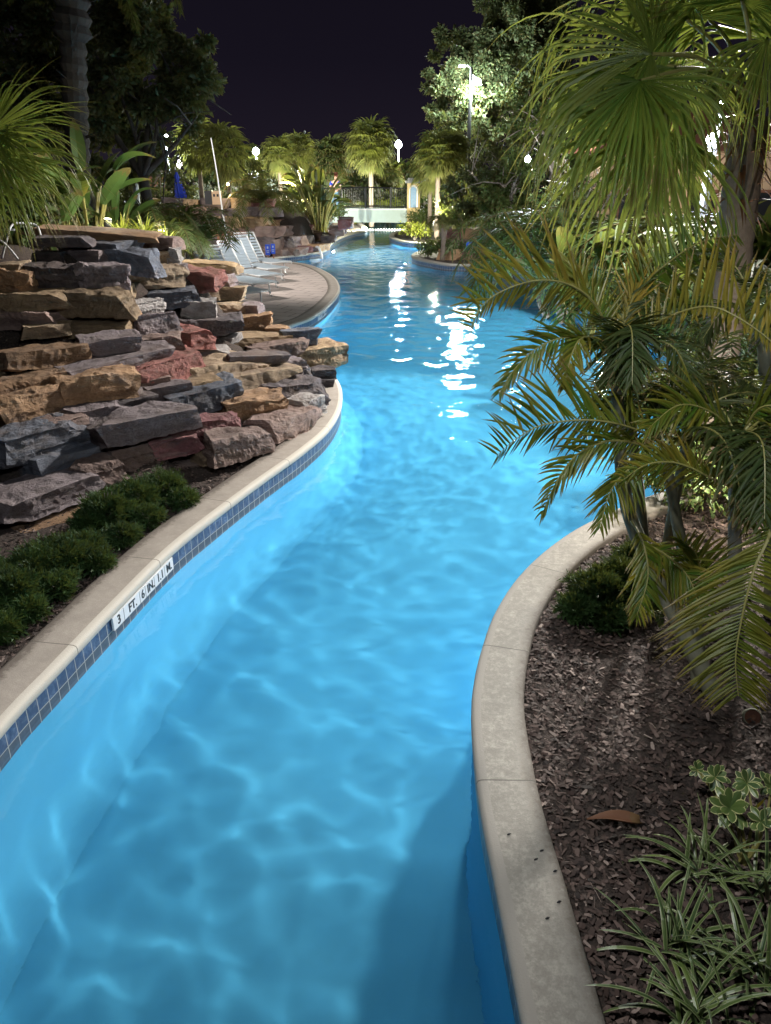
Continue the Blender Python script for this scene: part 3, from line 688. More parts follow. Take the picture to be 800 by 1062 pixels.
FL(D(870, 80, 6.5), S(.7, -.6, 0), S(0, .3, .9), 1.0, 2.0, 44, 1.2, tint=.25, seed=8)
FL(D(735, 60, 7.6), S(-.5, -.1, -.6), S(0, .9, .3), 1.2, 2.0, 48, 2.8, tint=.15, seed=9)
FL(D(820, 10, 7.2), S(.6, .5, -.2), S(0, 0, 1), 1.05, 2.0, 44, 1.2, tint=.1, seed=10)
FL(D(655, 66, 6.9), S(-.8, -.3, -.3), S(.2, .6, .7), 1.2, 2.0, 54, 6, tint=.4, seed=11)
FL(D(705, 150, 6.9), S(-.5, -.85, .1), S(.2, .3, .9), .75, 1.7, 42, .9, tint=.5, seed=12)

# --- fan palm at the left edge
lb = V((-5.1, 8.9, 1.3)); lc = D(-50, 165, 8.6)
lp = thing('fan_palm', 'fan palm leaning in from the picture edge above the near rock wall', 'palm', lb)
mb = MB(); mb.tube([lb, lb.lerp(lc, .5), lc], [.16, .14, .13], 14); mb.build('trunk', M['bark'], lp, True)
FL = lambda *a, **k: fanleaf('frond', lp, lc, *a, **k)
FL(D(-8, 135, 8.1), S(.9, .3, .1), S(-.2, .35, .9), 1.0, 1.7, 54, 1.6, tint=.25, seed=21)
FL(D(-6, 160, 7.8), S(1, -.25, .15), S(-.2, .5, .8), 1.15, 1.8, 58, 4.0, tint=.28, seed=22)
FL(D(-20, 150, 8.8), S(1, 0, -.3), S(0, .8, .4), 1.12, 1.9, 56, 3.6, tint=.55, seed=23)
FL(D(-30, 205, 7.8), S(.8, -.5, .2), S(-.2, .45, .9), .6, 1.8, 42, 1.2, tint=.3, seed=24)
FL(D(-10, 182, 8.4), S(.9, -.5, -.1), S(-.1, .5, .8), .9, 1.6, 50, 3.0, tint=.2, seed=25)

# --- junipers
def juniper(name, label, blobs, n, seed, group, px_scale=.84):
    r = random.Random(seed); c0 = blobs[0][0]
    o = thing(name, label, 'shrub', (c0.x, c0.y, .19), group); mb = MB(); tw = MB()
    if px_scale != 1: blobs = [(b[0], b[1] * px_scale) for b in blobs]
    tot = sum(b[1] ** 2 for b in blobs)
    for c, rad in blobs:
        for q in range(7):
            d = V((r.gauss(0, 1), r.gauss(0, 1), abs(r.gauss(.4, .6)))).normalized(); tw.tube([V((c.x, c.y, .17)), V((c.x, c.y, .2)).lerp(c, .7), c + d * rad * .7], [.008, .006, .003], 4)
        for k in range(int(n * rad ** 2 / tot)):
            d = V((r.gauss(0, 1), r.gauss(0, 1), r.gauss(.25, .8))).normalized()
            lump = .72 + .5 * noise.noise(d * 2.4 + c * 3) + .34 * noise.noise(d * 6 + c * 5)
            p = c + V((d.x, d.y, d.z * .72)) * rad * lump * r.uniform(.62, 1.04)
            if p.z < .2: continue
            dd = (d + V((r.gauss(0, .5), r.gauss(0, .5), r.gauss(.25, .4)))).normalized(); t = min(1, max(0, .35 + .7 * noise.noise(p * 7) + r.gauss(0, .18)))
            for b in range(4):
                sd = V((r.gauss(0, 1), r.gauss(0, 1), r.gauss(0, 1)))
                mb.blade(p + dd * (.011 * b), (dd + sd * .3).normalized(), sd, r.uniform(.02, .042), r.uniform(.006, .011), 0, 1, lambda q: 1 - q * .7, t, min(1, t + .25))
    mb.build('foliage', M['juniper'], o); tw.build('stem', M['oakbark'], o)
JG = 'junipers along the kerbs'
def J(px_, py, z, r_): return (G(px_, py, z), r_)
juniper('juniper', 'dark green juniper between the brown bottom stone and the kerb, nearest the depth numbers', [J(112, 530, .38, .30), J(142, 516, .37, .27), J(172, 506, .36, .25), J(92, 545, .32, .2), J(190, 518, .3, .17), J(128, 556, .29, .17), J(154, 536, .3, .17)], 11000, 1, JG)
juniper('juniper', 'spreading mid green juniper below the ochre flat rock, with one browned sprig', [J(62, 580, .36, .27), J(88, 570, .33, .22), J(36, 590, .36, .26), J(102, 584, .29, .15), J(56, 608, .3, .19)], 9000, 2, JG)
juniper('juniper', 'juniper cut by the left picture edge beside the kerb', [J(12, 612, .36, .26), J(-15, 600, .38, .28), J(30, 632, .29, .16), J(-2, 652, .28, .17)], 8000, 3, JG)
juniper('juniper', 'low round dark juniper in the bark bed beside the leaning palm stem', [J(622, 614, .34, .25), J(648, 600, .36, .24), J(598, 630, .29, .15), J(660, 580, .36, .2), J(632, 640, .28, .15)], 10000, 4, JG)

# --- striped lily clumps
m = NT('striped_leaf'); uv = m.attr('buv'); sp = m.N.new('ShaderNodeSeparateXYZ'); m.l(uv.outputs['Vector'], sp.inputs[0]); ti = m.attr('tint').outputs['Fac']
edge = m.math('GREATER_THAN', m.math('ABSOLUTE', m.math('SUBTRACT', sp.outputs[0], .5)), .33)
gr = m.ramp(ti, [(0, (.035, .075, .03)), (1, (.16, .22, .05))]); m.base(m.mix(edge, gr, (.25, .29, .14))); m.set(Roughness=.38); M['striped'] = m.m
M['variegated'] = m.m.copy(); M['variegated'].name = 'variegated_leaf'
for nd in M['variegated'].node_tree.nodes:
    if nd.bl_idname == 'ShaderNodeMath' and nd.operation == 'GREATER_THAN': nd.inputs[1].default_value = .39
    if nd.bl_idname == 'ShaderNodeMix': nd.inputs[7].default_value = (.52, .52, .24, 1)
def lily(label, c, n, Lr, seed, tint=.2):
    r = random.Random(seed); o = thing('striped_lily', label, 'plant', (c.x, c.y, .19), 'striped lilies in the bark bed'); mb = MB()
    for k in range(n):
        a = r.uniform(0, 6.28); el = r.uniform(.35, 1.35); d = V((math.cos(a) * math.cos(el), math.sin(a) * math.cos(el), math.sin(el))); q = V((r.gauss(0, .04), r.gauss(0, .04), 0))
        L = r.uniform(*Lr); t = min(1, max(0, tint + r.gauss(0, .2)))
        mb.blade(V((c.x, c.y, .18)) + q, d, Z.cross(d), L, r.uniform(.015, .027), r.uniform(.8, 2.2), 10, lambda q: min(1, .45 + q * 2) * (1 - q) ** .45, t, min(1, t + .3), .18)
    mb.build('foliage', M['striped'], o)
lily('striped lily clump with cream edged leaves hanging over the kerb', G(700, 985, .2), 44, (.24, .42), 1)
lily('striped lily clump directly below the variegated shrub', G(728, 905, .2), 36, (.25, .43), 2, .35)
lily('striped lily clump at the lower picture corner', G(785, 1010, .2), 48, (.26, .46), 3)
lily('striped lily clump against the right picture edge', G(790, 925, .2), 34, (.26, .42), 4, .3)
lily('striped lily clump cut by the bottom picture edge', G(722, 1062, .2), 40, (.28, .48), 5)

# --- variegated rosette shrub
c = G(770, 900, .19); o = thing('variegated_shrub', 'small shrub with rosettes of cream edged green leaves above the lilies', 'shrub', c)
tw = MB()
for k, (x, y, z, n, L) in enumerate([(757, 838, .44, 20, .10), (742, 806, .42, 12, .075), (723, 798, .38, 10, .05), (790, 852, .42, 11, .08), (775, 812, .46, 12, .075), (800, 815, .42, 12, .08)]):
    p = G(x, y, z); tw.tube(cr([c, c.lerp(p, .5) + V((.03, 0, .02)), p], 4), [.009 - .0006 * i for i in range(9)], 6)
    mb = MB(); r = random.Random(k)
    ct = S(-.15, .6, .7)
    for q in range(n):
        a = q * 2.4; e = r.uniform(.15, 1.1); d = (ct * math.sin(e) + (ct.orthogonal().normalized() * math.cos(a) + ct.cross(ct.orthogonal().normalized()) * math.sin(a)) * math.cos(e)).normalized()
        mb.blade(p, d, ct.cross(d), L * r.uniform(.75, 1.1), L * .42, r.uniform(.2, .8), 7, lambda q: max(.05, math.sin(math.pi * min(1, q ** 1.5 * .96 + .04)) ** .7), r.uniform(.1, .6), r.uniform(.1, .7), .12)
    mb.build('rosette', M['variegated'], o)
tw.build('stem', M['rachis'], o)

# --- fallen things
c = G(636, 852, .215); mb = MB(); 
for k in range(9):
    q = k / 8; p = c + V((-.125 + .25 * q, -.01 * q, .012 + .01 * math.sin(q * 5)))
    ww = .055 * (math.sin(math.pi * (q * .85 + .06)) ** .6) * (.25 + .9 * q)
    for j in range(5): a = (j - 2) / 2; mb.vert(p + V((0, a * ww * .8, abs(a) ** 2 * ww * .75)), .3 + .3 * abs(a), j / 4, q)
for k in range(8):
    for j in range(4): a = k * 5 + j; mb.face((a, a + 1, a + 6, a + 5))
ds = mb.build('dead_leaf', M['dead'], smooth=True); tag(ds, 'curled rust brown dead leaf sheath lying on the bark mulch', 'dead leaf')
md = ds.modifiers.new('thick', 'SOLIDIFY'); md.thickness = .003
c = G(781, 744, .22); mb = MB(); ax = S(-.25, .25, .9); mb.tube([c - ax * .11, c - ax * .01, c], [.05, .052, .047], 16); o = mb.build('palm_stump', M['stem'], smooth=False); tag(o, 'round cut palm stub lying beside the palm clump', 'stump')
mb = MB(); mb.tube([c, c + ax * .003], [.043, .04], 16); mb.tube([c + ax * .002, c + ax * .006], [.017, .014], 10, .3); mb.build('cut_face', M['dead'], o)
for k, (x, y, z, l) in enumerate([('bright yellow fallen leaf caught on the leaning palm stem', 661, 595, .07), ('yellow leaf hanging in the ferny tuft behind the leaning stem', 655, 620, .04), ('small yellow leaf on the kerb edge under the palm', 667, 540, .07), ('pale yellow leaf at the right edge above the lilies', 793, 826, .09)]) if False else enumerate([]): pass
for lab, x, y, Y, l in (('bright yellow fallen leaf caught beside the leaning palm stem', 660, 596, 4.0, .075), ('pale yellow leaf at the picture edge above the lilies', 794, 828, 2.75, .09)):
    mb = MB(); mb.blade(D(x, y, Y), S(-.8, -.3, .3), S(.3, .8, .3), l, l * .45, .3, 6, lambda q: max(.04, math.sin(math.pi * q) ** .7), .2, .8, .15); tag(mb.build('yellow_leaf', M['yellow']), lab, 'leaf')
def fern(lab, c, n, L, seed, mat):
    r = random.Random(seed); o = thing('fern', lab, 'fern', c)
    for k in range(n):
        a = k * 2.4 + r.uniform(-.3, .3); h = V((math.cos(a), math.sin(a), 0)); l = L * r.uniform(.8, 1.1); sd = h.cross(Z)
        frond('frond', o, [c, c + h * l * .35 + Z * l * .5, c + h * l * .75 + Z * l * .55, c + h * l + Z * l * .3], sd, -sd, l * .32, n=16, tint=r.uniform(.4, .9), w=l * .1, droop=.3, sweep=.3, seed=seed * 50 + k, r0=.003, mats=[M[mat], M['rachis']])
fern('small yellow green fern at the foot of the leaning palm stem', G(668, 642, .19), 7, .22, 1, 'shrub')
specks = [('oval dark seed lying alone beside the kerb joint', 562, 882), ('dark seed between the joint and the bark edge', 576, 903), ('dark seed just below the kerb joint, nearer the bark', 580, 935), ('dark seed nearest the water on the upper kerb slab', 528, 865), ('lowest dark seed on the near kerb slab', 568, 952), ('small dark seed close beside the oval one', 556, 891)]
for lab, x, y in specks:
    mb = MB(); p = G(x, y, .256); mb.tube([p - V((.009, .004, 0)), p, p + V((.009, .003, 0))], [.002, .005, .002], 7); tag(mb.build('seed', M['ink'], smooth=True), lab, 'seed', 'dark seeds on the near kerb')
# ---------------------------------------------------------------- things of the far river
GZ = .19
def on(px_, py, Y, z=GZ):
    d = D(px_, py, Y); return V((d.x, d.y, z))

# prototypes are built at the origin and copied with parts
def far_palm(name, n, Lr, th, seed, mat, rad=.14, droop=1.2, skirt=0):
    r = random.Random(seed); o = thing(name, 'x', 'x'); mb = MB()
    bend = V((r.uniform(-.15, .15), r.uniform(-.15, .15), 0)); P = [Z * th * k / 8 + bend * (k / 8) ** 2 for k in range(9)]
    mb.tube(P, [rad * (1.25 - .35 * k / 8) for k in range(9)], 9); mb.build('trunk', M['bark'], o, True)
    top = P[-1]; mb = MB()
    for k in range(n):
        a = k * 2.4 + r.uniform(-.3, .3); el = -1.0 + 2.3 * ((k + .5) / n) - (.35 if k < skirt else 0); d = V((math.cos(a) * math.cos(el), math.sin(a) * math.cos(el), math.sin(el)))
        L = r.uniform(*Lr); hub = top + d * L * .62; nn = (Z - d * d.z); nn = nn.normalized() if nn.length > .1 else V((1, 0, 0)); sd = nn.cross(d)
        mb.tube([top, hub], [.02, .012], 4, .4)
        nseg = 17; half = 1.75; sp_ = 2 * half / nseg; w_ = 2 * L * .5 * math.tan(sp_ / 2) * 1.0; tt = r.uniform(0, .6)
        for q in range(nseg):
            b = -half + sp_ * (q + .5); dd = (d * math.cos(b) + sd * math.sin(b) + nn * .25 * abs(math.sin(b / 2))).normalized()
            mb.blade(hub, dd, nn.cross(dd), L * .78 * r.uniform(.85, 1.1), w_, droop * r.uniform(.7, 1.5), 5, lambda q: max(.1, q / .5) if q < .5 else max(.04, 1 - (q - .5) / .5), min(1, tt + r.uniform(0, .25)), min(1, tt + .4), .2, .4)
    mb.build('crown', M[mat], o); return o
def feather_palm(name, n, L, th, seed, mat, rad=.09, leaf_l=.34, el=(.1, 1.2), nl=26, tint=(.1, .6), w=.03, stems=1, spread=0.):
    r = random.Random(seed); o = thing(name, 'x', 'x'); tops = []
    mb = MB()
    for s_ in range(stems):
        a = r.uniform(0, 6.28); b = V((math.cos(a), math.sin(a), 0)) * spread * r.random(); t_ = b * 1.6 + Z * th * r.uniform(.75, 1.05)
        mb.tube(cr([b, b.lerp(t_, .5) + V((.03, .02, 0)), t_], 4), [rad * (1.15 - .3 * k / 8) for k in range(9)], 8); tops.append(t_)
    mb.build('trunk', M['bark'], o, True); mb = MB()
    for k in range(n):
        c = tops[k % stems]; a = k * 2.4 + r.uniform(-.4, .4); h = V((math.cos(a), math.sin(a), 0)); e = r.uniform(*el); l = L * r.uniform(.8, 1.15)
        P = cr([c, c + h * l * .3 * math.cos(e) + Z * l * .45 * e, c + h * l * .7 + Z * l * .42 * e, c + h * l * .98 + Z * l * (.42 * e - .38)], 5)
        mb.tube(P, [.012] * len(P), 4, .8); sd = h.cross(Z); tt = r.uniform(*tint)
        for q in range(nl):
            f = .1 + .9 * q / nl; i = min(int(f * (len(P) - 1)), len(P) - 2); p = P[i].lerp(P[i + 1], f * (len(P) - 1) - i); t = (P[i + 1] - P[i]).normalized()
            for s_ in (-1, 1):
                d = (sd * s_ * .85 + t * (.45 + .4 * f) + Z * .28 + V((r.gauss(0, .1), r.gauss(0, .1), r.gauss(0, .1)))).normalized()
                mb.blade(p, d, t, leaf_l * (1.05 - .7 * max(0, f - .4)) * r.uniform(.85, 1.1), w, .6, 3, leaflet_prof, tt, min(1, tt + .25))
    mb.build('crown', M[mat], o); return o
def paddles(name, n, H, L, W, seed, mat='paddle', lean=.5, tint=(.1, .8)):
    """big-leaved plant: stalks carrying folded paddle blades"""
    r = random.Random(seed); o = thing(name, 'x', 'x'); st = MB(); mb = MB()
    for k in range(n):
        a = k * 2.4 + r.uniform(-.5, .5); h = V((math.cos(a), math.sin(a), 0)); l = H * r.uniform(.45, 1.0); q = lean * r.uniform(.2, 1.1)
        b = h * .15; top = b + h * l * q * .6 + Z * l * .8
        st.tube(cr([b, b.lerp(top, .5) - h * l * q * .1, top], 4), [.028, .026, .024, .022, .02, .018, .017, .016, .015], 6)
        d = (h * q * 1.3 + Z * r.uniform(.2, .9)).normalized(); t = r.uniform(*tint)
        mb.blade(top, d, h.cross(Z) + V((r.gauss(0, .4), r.gauss(0, .4), r.gauss(0, .3))), L * r.uniform(.75, 1.15), W * r.uniform(.8, 1.1), r.uniform(.4, 1.5), 10, lambda s: max(.05, math.sin(math.pi * min(1, s * .93 + .06)) ** .55), t, min(1, t + .15), .16)
    st.build('stalk', M['rachis'], o); mb.build('foliage', M[mat], o); return o
def leafball(mb, r, c, rad, n, size, sq=.8, tint=(.1, .9), bias=1.):
    for k in range(n):
        d = V((r.gauss(0, 1), r.gauss(0, 1), r.gauss(0, 1))).normalized(); lump = .7 + .55 * noise.noise(d * 1.9 + V(c) * 1.7)
        p = V(c) + V((d.x, d.y, d.z * sq)) * rad * lump * r.random() ** .34
        dd = (d + V((r.gauss(0, .7), r.gauss(0, .7), r.gauss(0, .6)))).normalized(); sd = V((r.gauss(0, 1), r.gauss(0, 1), r.gauss(0, 1)))
        t = r.uniform(*tint); s_ = size * r.uniform(.6, 1.3)
        mb.blade(p, dd, sd, s_, s_ * .5, .4, 2, lambda q: (.5, 1., .15)[int(q * 2 + .01)], t, t)
def shrub(name, rad, hgt, n, size, seed, mat, lobes=6):
    r = random.Random(seed); o = thing(name, 'x', 'x'); mb = MB(); st = MB()
    for k in range(lobes):
        a = k * 2.4; q = rad * .55 * math.sqrt((k + .5) / lobes); c = V((math.cos(a) * q, math.sin(a) * q, hgt * r.uniform(.42, .72)))
        leafball(mb, r, c, rad * r.uniform(.5, .68), n // lobes, size, hgt / rad * .75 if hgt < rad * 1.6 else 1.2)
        st.tube([V((0, 0, 0)), c * .5, c], [.025, .018, .008], 5)
    mb.build('foliage', M[mat], o); st.build('stem', M['oakbark'], o); return o
def tree(name, label, base, th, limbs, crown, n, size, seed, mat, cat='tree', r0=.22, bark='oakbark', tint=(.0, .9), group=None):
    """limbs: world points the trunk forks to; crown: (centre, radius) clumps"""
    r = random.Random(seed); o = thing(name, label, cat, base, group); mb = MB(); lv = MB(); fork = V(base) + Z * th
    mb.tube(cr([V(base), V(base).lerp(fork, .5) + V((.08, 0, 0)), fork], 5), [r0 * (1.2 - .35 * k / 10) for k in range(11)], 10)
    for q in limbs:
        q = V(q); mid = fork.lerp(q, .5) + V((r.uniform(-.3, .3), r.uniform(-.3, .3), r.uniform(-.1, .4))); P = cr([fork, mid, q], 6)
        mb.tube(P, [r0 * (.6 - .5 * k / (len(P) - 1)) for k in range(len(P))], 7)
        for b in range(5):
            f = r.uniform(.35, .95); p = P[int(f * (len(P) - 1))]; e = p + V((r.gauss(0, .7), r.gauss(0, .7), r.gauss(.2, .6))); mb.tube([p, p.lerp(e, .5) + V((0, 0, .1)), e], [.028, .018, .007], 5)
    tot = sum(c[1] ** 2 for c in crown)
    for c, rad in crown:
        m_ = int(n * rad ** 2 / tot); subs = max(4, int(rad * 7))
        for k in range(subs):
            d = V((r.gauss(0, 1), r.gauss(0, 1), r.gauss(0, .8))).normalized() * rad * r.uniform(.35, .95)
            leafball(lv, r, V(c) + d, rad * r.uniform(.28, .45), m_ // subs, size, .75, tint)
    mb.build('trunk', M[bark], o, True); lv.build('crown', M[mat], o); return o

# --- far fan palms
LIST = [  # px, crown py, Y, scale of crown, kind, label
 (205, 150, 36, 1.0, 0, 'fan palm with yellow-green skirt, nearer the white pole lamp'), (236, 157, 34, 1.05, 0, 'fan palm directly behind the leaning rescue pole'),
 (290, 160, 42, .95, 1, 'fan palm with bright yellowish trunk behind the waterfall wall'), (313, 158, 44, 1.0, 1, 'fan palm close behind the yellow trunked one'),
 (385, 150, 50, 1.25, 2, 'tallest brightly lit fan palm standing behind the middle of the bridge'),
 (346, 168, 52, 1.3, 3, 'dull grey-green shaggy palm behind the blue shirted person'), (330, 172, 56, 1.1, 3, 'dim palm between the yellow trunk and the shaggy grey palm'),
 (455, 160, 39, 1.1, 1, 'bright fan palm in front of the tall street lamp'), (447, 178, 41, .95, 0, 'low fan palm beside the cream pillar'), (474, 158, 40, 1.0, 1, 'fan palm close under the street lamp, half in shade'),
 (404, 182, 62, 1.0, 3, 'small dim palm far beyond the bridge railing'), (262, 182, 48, .9, 3, 'small dim palm below the bright flood lamp')]
PR = {}
for k, (x, y, Y, sc, kd, lab) in enumerate(LIST):
    spec = [(38, (.8, 1.05), 'fan_far', .10), (38, (.75, 1.0), 'fan_far', .10), (46, (.95, 1.2), 'fan_far', .11), (46, (.9, 1.2), 'palm_dk', .12)][kd]
    cz = D(x, y, Y).z - GZ
    o = far_palm('fan_palm', spec[0], spec[1], cz / sc, 40 + k, spec[2], spec[3], 2.2, 8)
    o.location = on(x, y, Y); o.scale = (sc, sc, sc); o.rotation_euler = (R.gauss(0, .03), R.gauss(0, .03), 0); tag(o, lab, 'palm', 'fan palms round the far river')

# --- feather palms
fq = feather_palm('feather_palm', 20, 1.5, 2.0, 60, 'palm_dk', .1, .5, (-.1, 1.0), 30, (.2, .9), .035); fq.location = on(272, 215, 31.5); fq.scale = (1.15,) * 3; tag(fq, 'dark drooping feather palm leaning over the waterfall wall', 'palm')
fq = feather_palm('feather_palm', 22, .75, 1.25, 61, 'palm_dk', .09, .26, (0, 1.1), 26, (.2, .9), .022); fq.location = on(460, 230, 29.4); tag(fq, 'small dwarf palm standing in the low hedge at the far bend', 'palm')
used = []
fr = feather_palm('feather_palm', 26, 1.35, .5, 62, 'shrub', .05, .5, (.5, 1.6), 26, (.1, .9), .04, 4, .4); fr.scale = (.72,) * 3; fr.location = on(188, 228, 15.5, 1.5); tag(fr, 'dense clump of feather palm behind the top of the near rock wall', 'palm')
for lab, x, y, Y, z, sc, rz in (('feather palm clump left of the wooden rack, by the far stones', 168, 215, 24, .3, .9, 2.), ('small feather palm clump above the lime rosettes', 152, 228, 14.4, 1.7, .62, 4.1), ('small feather palm clump behind the violet top slab', 172, 228, 13.6, 1.6, .5, 1.1), ('brightly lit feather palm beside the fan palm trunk', 742, 215, 13, .3, 1.5, 1.), ('feather palm behind hanging fan palm tips', 690, 215, 15, .3, 1.4, 4.), ('dark feather palm under the white lantern', 560, 215, 21, .4, 1.3, 3.), ('feather palm at the picture edge behind the fan palm trunk', 800, 215, 12, .3, 1.5, 5.2), ('feather palm between the lantern and the hanging fan tips', 600, 215, 16, .3, 1.35, 2.5)):
    c = copy_tree(fr); c.location = on(x, y, Y, z); c.scale = (sc,) * 3; c.rotation_euler = (0, 0, rz); tag(c, lab, 'palm')

# --- tall dark trees on the left
tb = on(76, 200, 14.5, 1.9); tp = thing('date_palm', 'tall dark palm with rough trunk rising out of the picture behind the bird-of-paradise plants', 'palm', tb)
top = D(72, -60, 14.5); mb = MB(); r = random.Random(3)
P = [tb.lerp(top, k / 40) for k in range(41)]; mb.tube(P, [.19 * (1.15 if k % 2 else .95) + (.1 if k > 28 else 0) * r.random() for k in range(41)], 14); mb.build('trunk', M['bark_dk'], tp)
mb = MB()
for k in range(70):
    f = r.uniform(.55, 1); p = tb.lerp(top, f); a = r.uniform(0, 6.28); d = V((math.cos(a), math.sin(a), r.uniform(.2, 1.1))); mb.blade(p + V((d.x, d.y, 0)) * .15, d, Z.cross(d), r.uniform(.2, .55), .05, .2, 3, None, .3, .6)
for a in (2.9, 2.4):
    for f_, d_, l_ in ((.36, V((math.cos(a), -.4, .25)), .7), (.37, V((.9, -.4, .35 + .2 * (a - 2.4))), .6)):
        m2 = MB(); m2.blade(tb.lerp(top, f_), d_, Z, l_, .03, .3, 4, None, .4, .6); m2.build('leaf_stalk', M['bark_dk'], tp)
if 0: mb.blade(tb.lerp(top, .36), V((math.cos(a), -.4, .25)), Z, .7, .03, .3, 4, None, .4, .6); mb.blade(tb.lerp(top, .37), V((.9, -.4, .35)), Z, .6, .03, .3, 4, None, .4, .6)
mb.build('fibre', M['bark_dk'], tp)
for k, (l, tn) in enumerate((([(72, -60), (110, -55), (130, -5), (143, 32)], .5), ([(72, -60), (140, -80), (172, -30), (188, 14)], .6), ([(72, -60), (20, -60), (-10, -10), (-20, 30)], .2), ([(72, -60), (60, -90), (30, -60), (10, 0)], .2))):
    frond('frond', tp, [D(x, y, 14.5 - .5 * q) for q, (x, y) in enumerate(l)], S(-.7, .6, .2), S(.8, .3, .2), .42, n=70, tint=tn, w=.022, droop=.8, sweep=.9, mats=[M['palm_dk'], M['rachis']], r0=.02, seed=300 + k)
tree('oak_tree', 'dark spreading oak above the white pole lamp on the left', on(150, 200, 18, 1.0), 2.0, [D(158, 105, 18), D(190, 90, 18.5), D(120, 90, 18), D(205, 120, 18.3), D(90, 60, 19)],
     [(D(190, 85, 18.6), 1.05), (D(205, 60, 19), .75), (D(150, 75, 18.5), 1.2), (D(110, 60, 18.8), 1.2), (D(160, 125, 18.2), .9), (D(120, 120, 18.3), 1.0), (D(205, 110, 18.8), .6), (D(60, 40, 20), 1.4), (D(20, 60, 20), 1.5), (D(150, 35, 19.6), 1.0), (D(100, 20, 19.5), 1.4), (D(40, 0, 19.5), 1.6), (D(150, 0, 20), 1.1), (D(80, 110, 19.5), 1.4), (D(30, 120, 20), 1.6), (D(115, 150, 19.5), 1.0)], 52000, .13, 70, 'oak', r0=.13, bark='bark_dk')
tree('oak_tree', 'grey barked oak behind the street lamp, its leaves lit pale green', on(541, 200, 61), 6.2, [D(520, 120, 60.6), D(500, 105, 60.4), D(552, 95, 61.0), D(470, 110, 60.0), D(560, 60, 62.0), D(500, 60, 61.0)],
     [(D(505, 95, 60.0), 2.45), (D(470, 110, 59.7), 1.81), (D(480, 80, 60.0), 1.92), (D(455, 120, 59.3), 1.18), (D(530, 95, 60.6), 2.13), (D(525, 130, 60.8), 1.70), (D(500, 135, 60.4), 1.49), (D(495, 50, 62.0), 2.56), (D(545, 45, 62.9), 3.19), (D(580, 90, 62.9), 2.56), (D(470, 45, 62.9), 1.70), (D(560, 130, 62.9), 2.34), (D(540, 10, 62.9), 3.19), (D(455, 95, 59.7), 1.49), (D(490, 115, 59.7), 1.92), (D(520, 60, 62.0), 2.56), (D(570, 30, 62.9), 3.19)], 64000, .27, 71, 'oak', r0=.36)
# tree masses behind the river, one by one
r = random.Random(12)
for k, (x, y, Y, rad, lab) in enumerate([(275, 172, 60, 1.6, 'rounded dark tree far off below the flood lamp'), (420, 180, 70, 1.8, 'rounded tree far beyond the bridge, near the post lamp'), (365, 195, 64, 1.6, 'pale lit shrub tree behind the bridge railing'), (400, 205, 58, 1.3, 'low lit tree just behind the bridge railing'), (320, 190, 58, 1.7, 'dark tree behind the yellow trunked fan palm'),
        (505, 185, 33, 1.3, 'dark bushy tree under the pale green oak'), (530, 195, 31, 1.1, 'dark bush left of the white lantern'), (480, 195, 36, 1.2, 'dark bush around the foot of the street lamp'), (250, 200, 52, 1.4, 'dim bush behind the little warm lamp'), (150, 182, 34, 1.6, 'black bush beside the white post'), (600, 190, 26, 1.6, 'dark tree right of the white lantern'), (640, 200, 24, 1.4, 'dark bush behind the hanging fan palm tips'), (240, 192, 66, 2.4, 'broad lit tree far beyond the flood lamp'), (300, 186, 70, 2.4, 'broad lit tree far behind the yellow trunked palm'), (350, 190, 72, 2.2, 'lit tree far behind the person on the bridge'), (392, 190, 70, 2.2, 'lit tree far behind the tallest palm'), (440, 186, 70, 2.4, 'broad lit tree far behind the cream pillar'), (470, 190, 60, 2.2, 'lit tree far behind the dwarf palm'), (205, 195, 56, 2.0, 'tree far behind the silvery bushes'), (500, 170, 62, 2.4, 'tree under the lit oak crown'), (575, 130, 30, 1.8, 'dark high tree behind the fan palm leaf edge')]):
    c = D(x, y, Y); tree('tree', lab, on(x, y, Y), max(.8, c.z - rad * .6), [c, c + V((rad * .5, 0, .2)), c - V((rad * .5, 0, -.2))], [(c, rad), (c + V((rad * .7, 0, -.4)), rad * .75), (c + V((-rad * .7, .2, -.4)), rad * .75), (c - Z * rad * .7, rad * .8)], 4200, .05 + .0035 * Y, 80 + k, 'oak' if k % 2 else 'shrub', r0=.1, group='trees round the far river')

# --- big-leaved plants
def put(o, x, y, Y, z, sc, rz, lab, cat='plant', group=None):
    o.location = on(x, y, Y, z); o.scale = (sc,) * 3; o.rotation_euler = (0, 0, rz); tag(o, lab, cat, group); return o
pa = put(paddles('paddle_plant', 16, 1.75, .9, .27, 90, lean=.45), 92, 240, 13.0, 1.9, 1.0, 0, 'bird-of-paradise plant with tall upright paddle leaves before the dark palm trunk')
for lab, x, y, Y, z, sc, rz in (('broad leaved plant with arching blades over the lit bed', 120, 240, 13.6, 1.8, .62, 2.1), ('broad leaved plant below the hanging fan palm tips', 612, 240, 14, .2, 1.25, .7), ('broad leaved plant behind the fan palm trunk', 745, 240, 11.5, .2, 1.25, 2.6), ('broad leaved plant in shade behind the feather palm', 668, 250, 12.5, .2, 1.15, 4.4), ('broad leaved plant at the picture edge beside the fan palm trunk', 796, 240, 11, .2, 1.3, 5.5), ('broad leaved clump left of the paddle plant on the raised bed', 60, 240, 12.4, 1.9, .75, 3.3)):
    c = copy_tree(pa); put(c, x, y, Y, z, sc, rz, lab)
pb = put(paddles('paddle_plant', 40, 1.5, .55, .2, 93, 'palm_dk', lean=.6), 331, 240, 37, .6, 1.75, 1.2, 'dense dark clump of bird-of-paradise leaves beside the far bridge end')
c = copy_tree(pb); put(c, 318, 220, 39.5, 1.7, 1.2, 3., 'upper bird-of-paradise clump behind the waterfall stones')
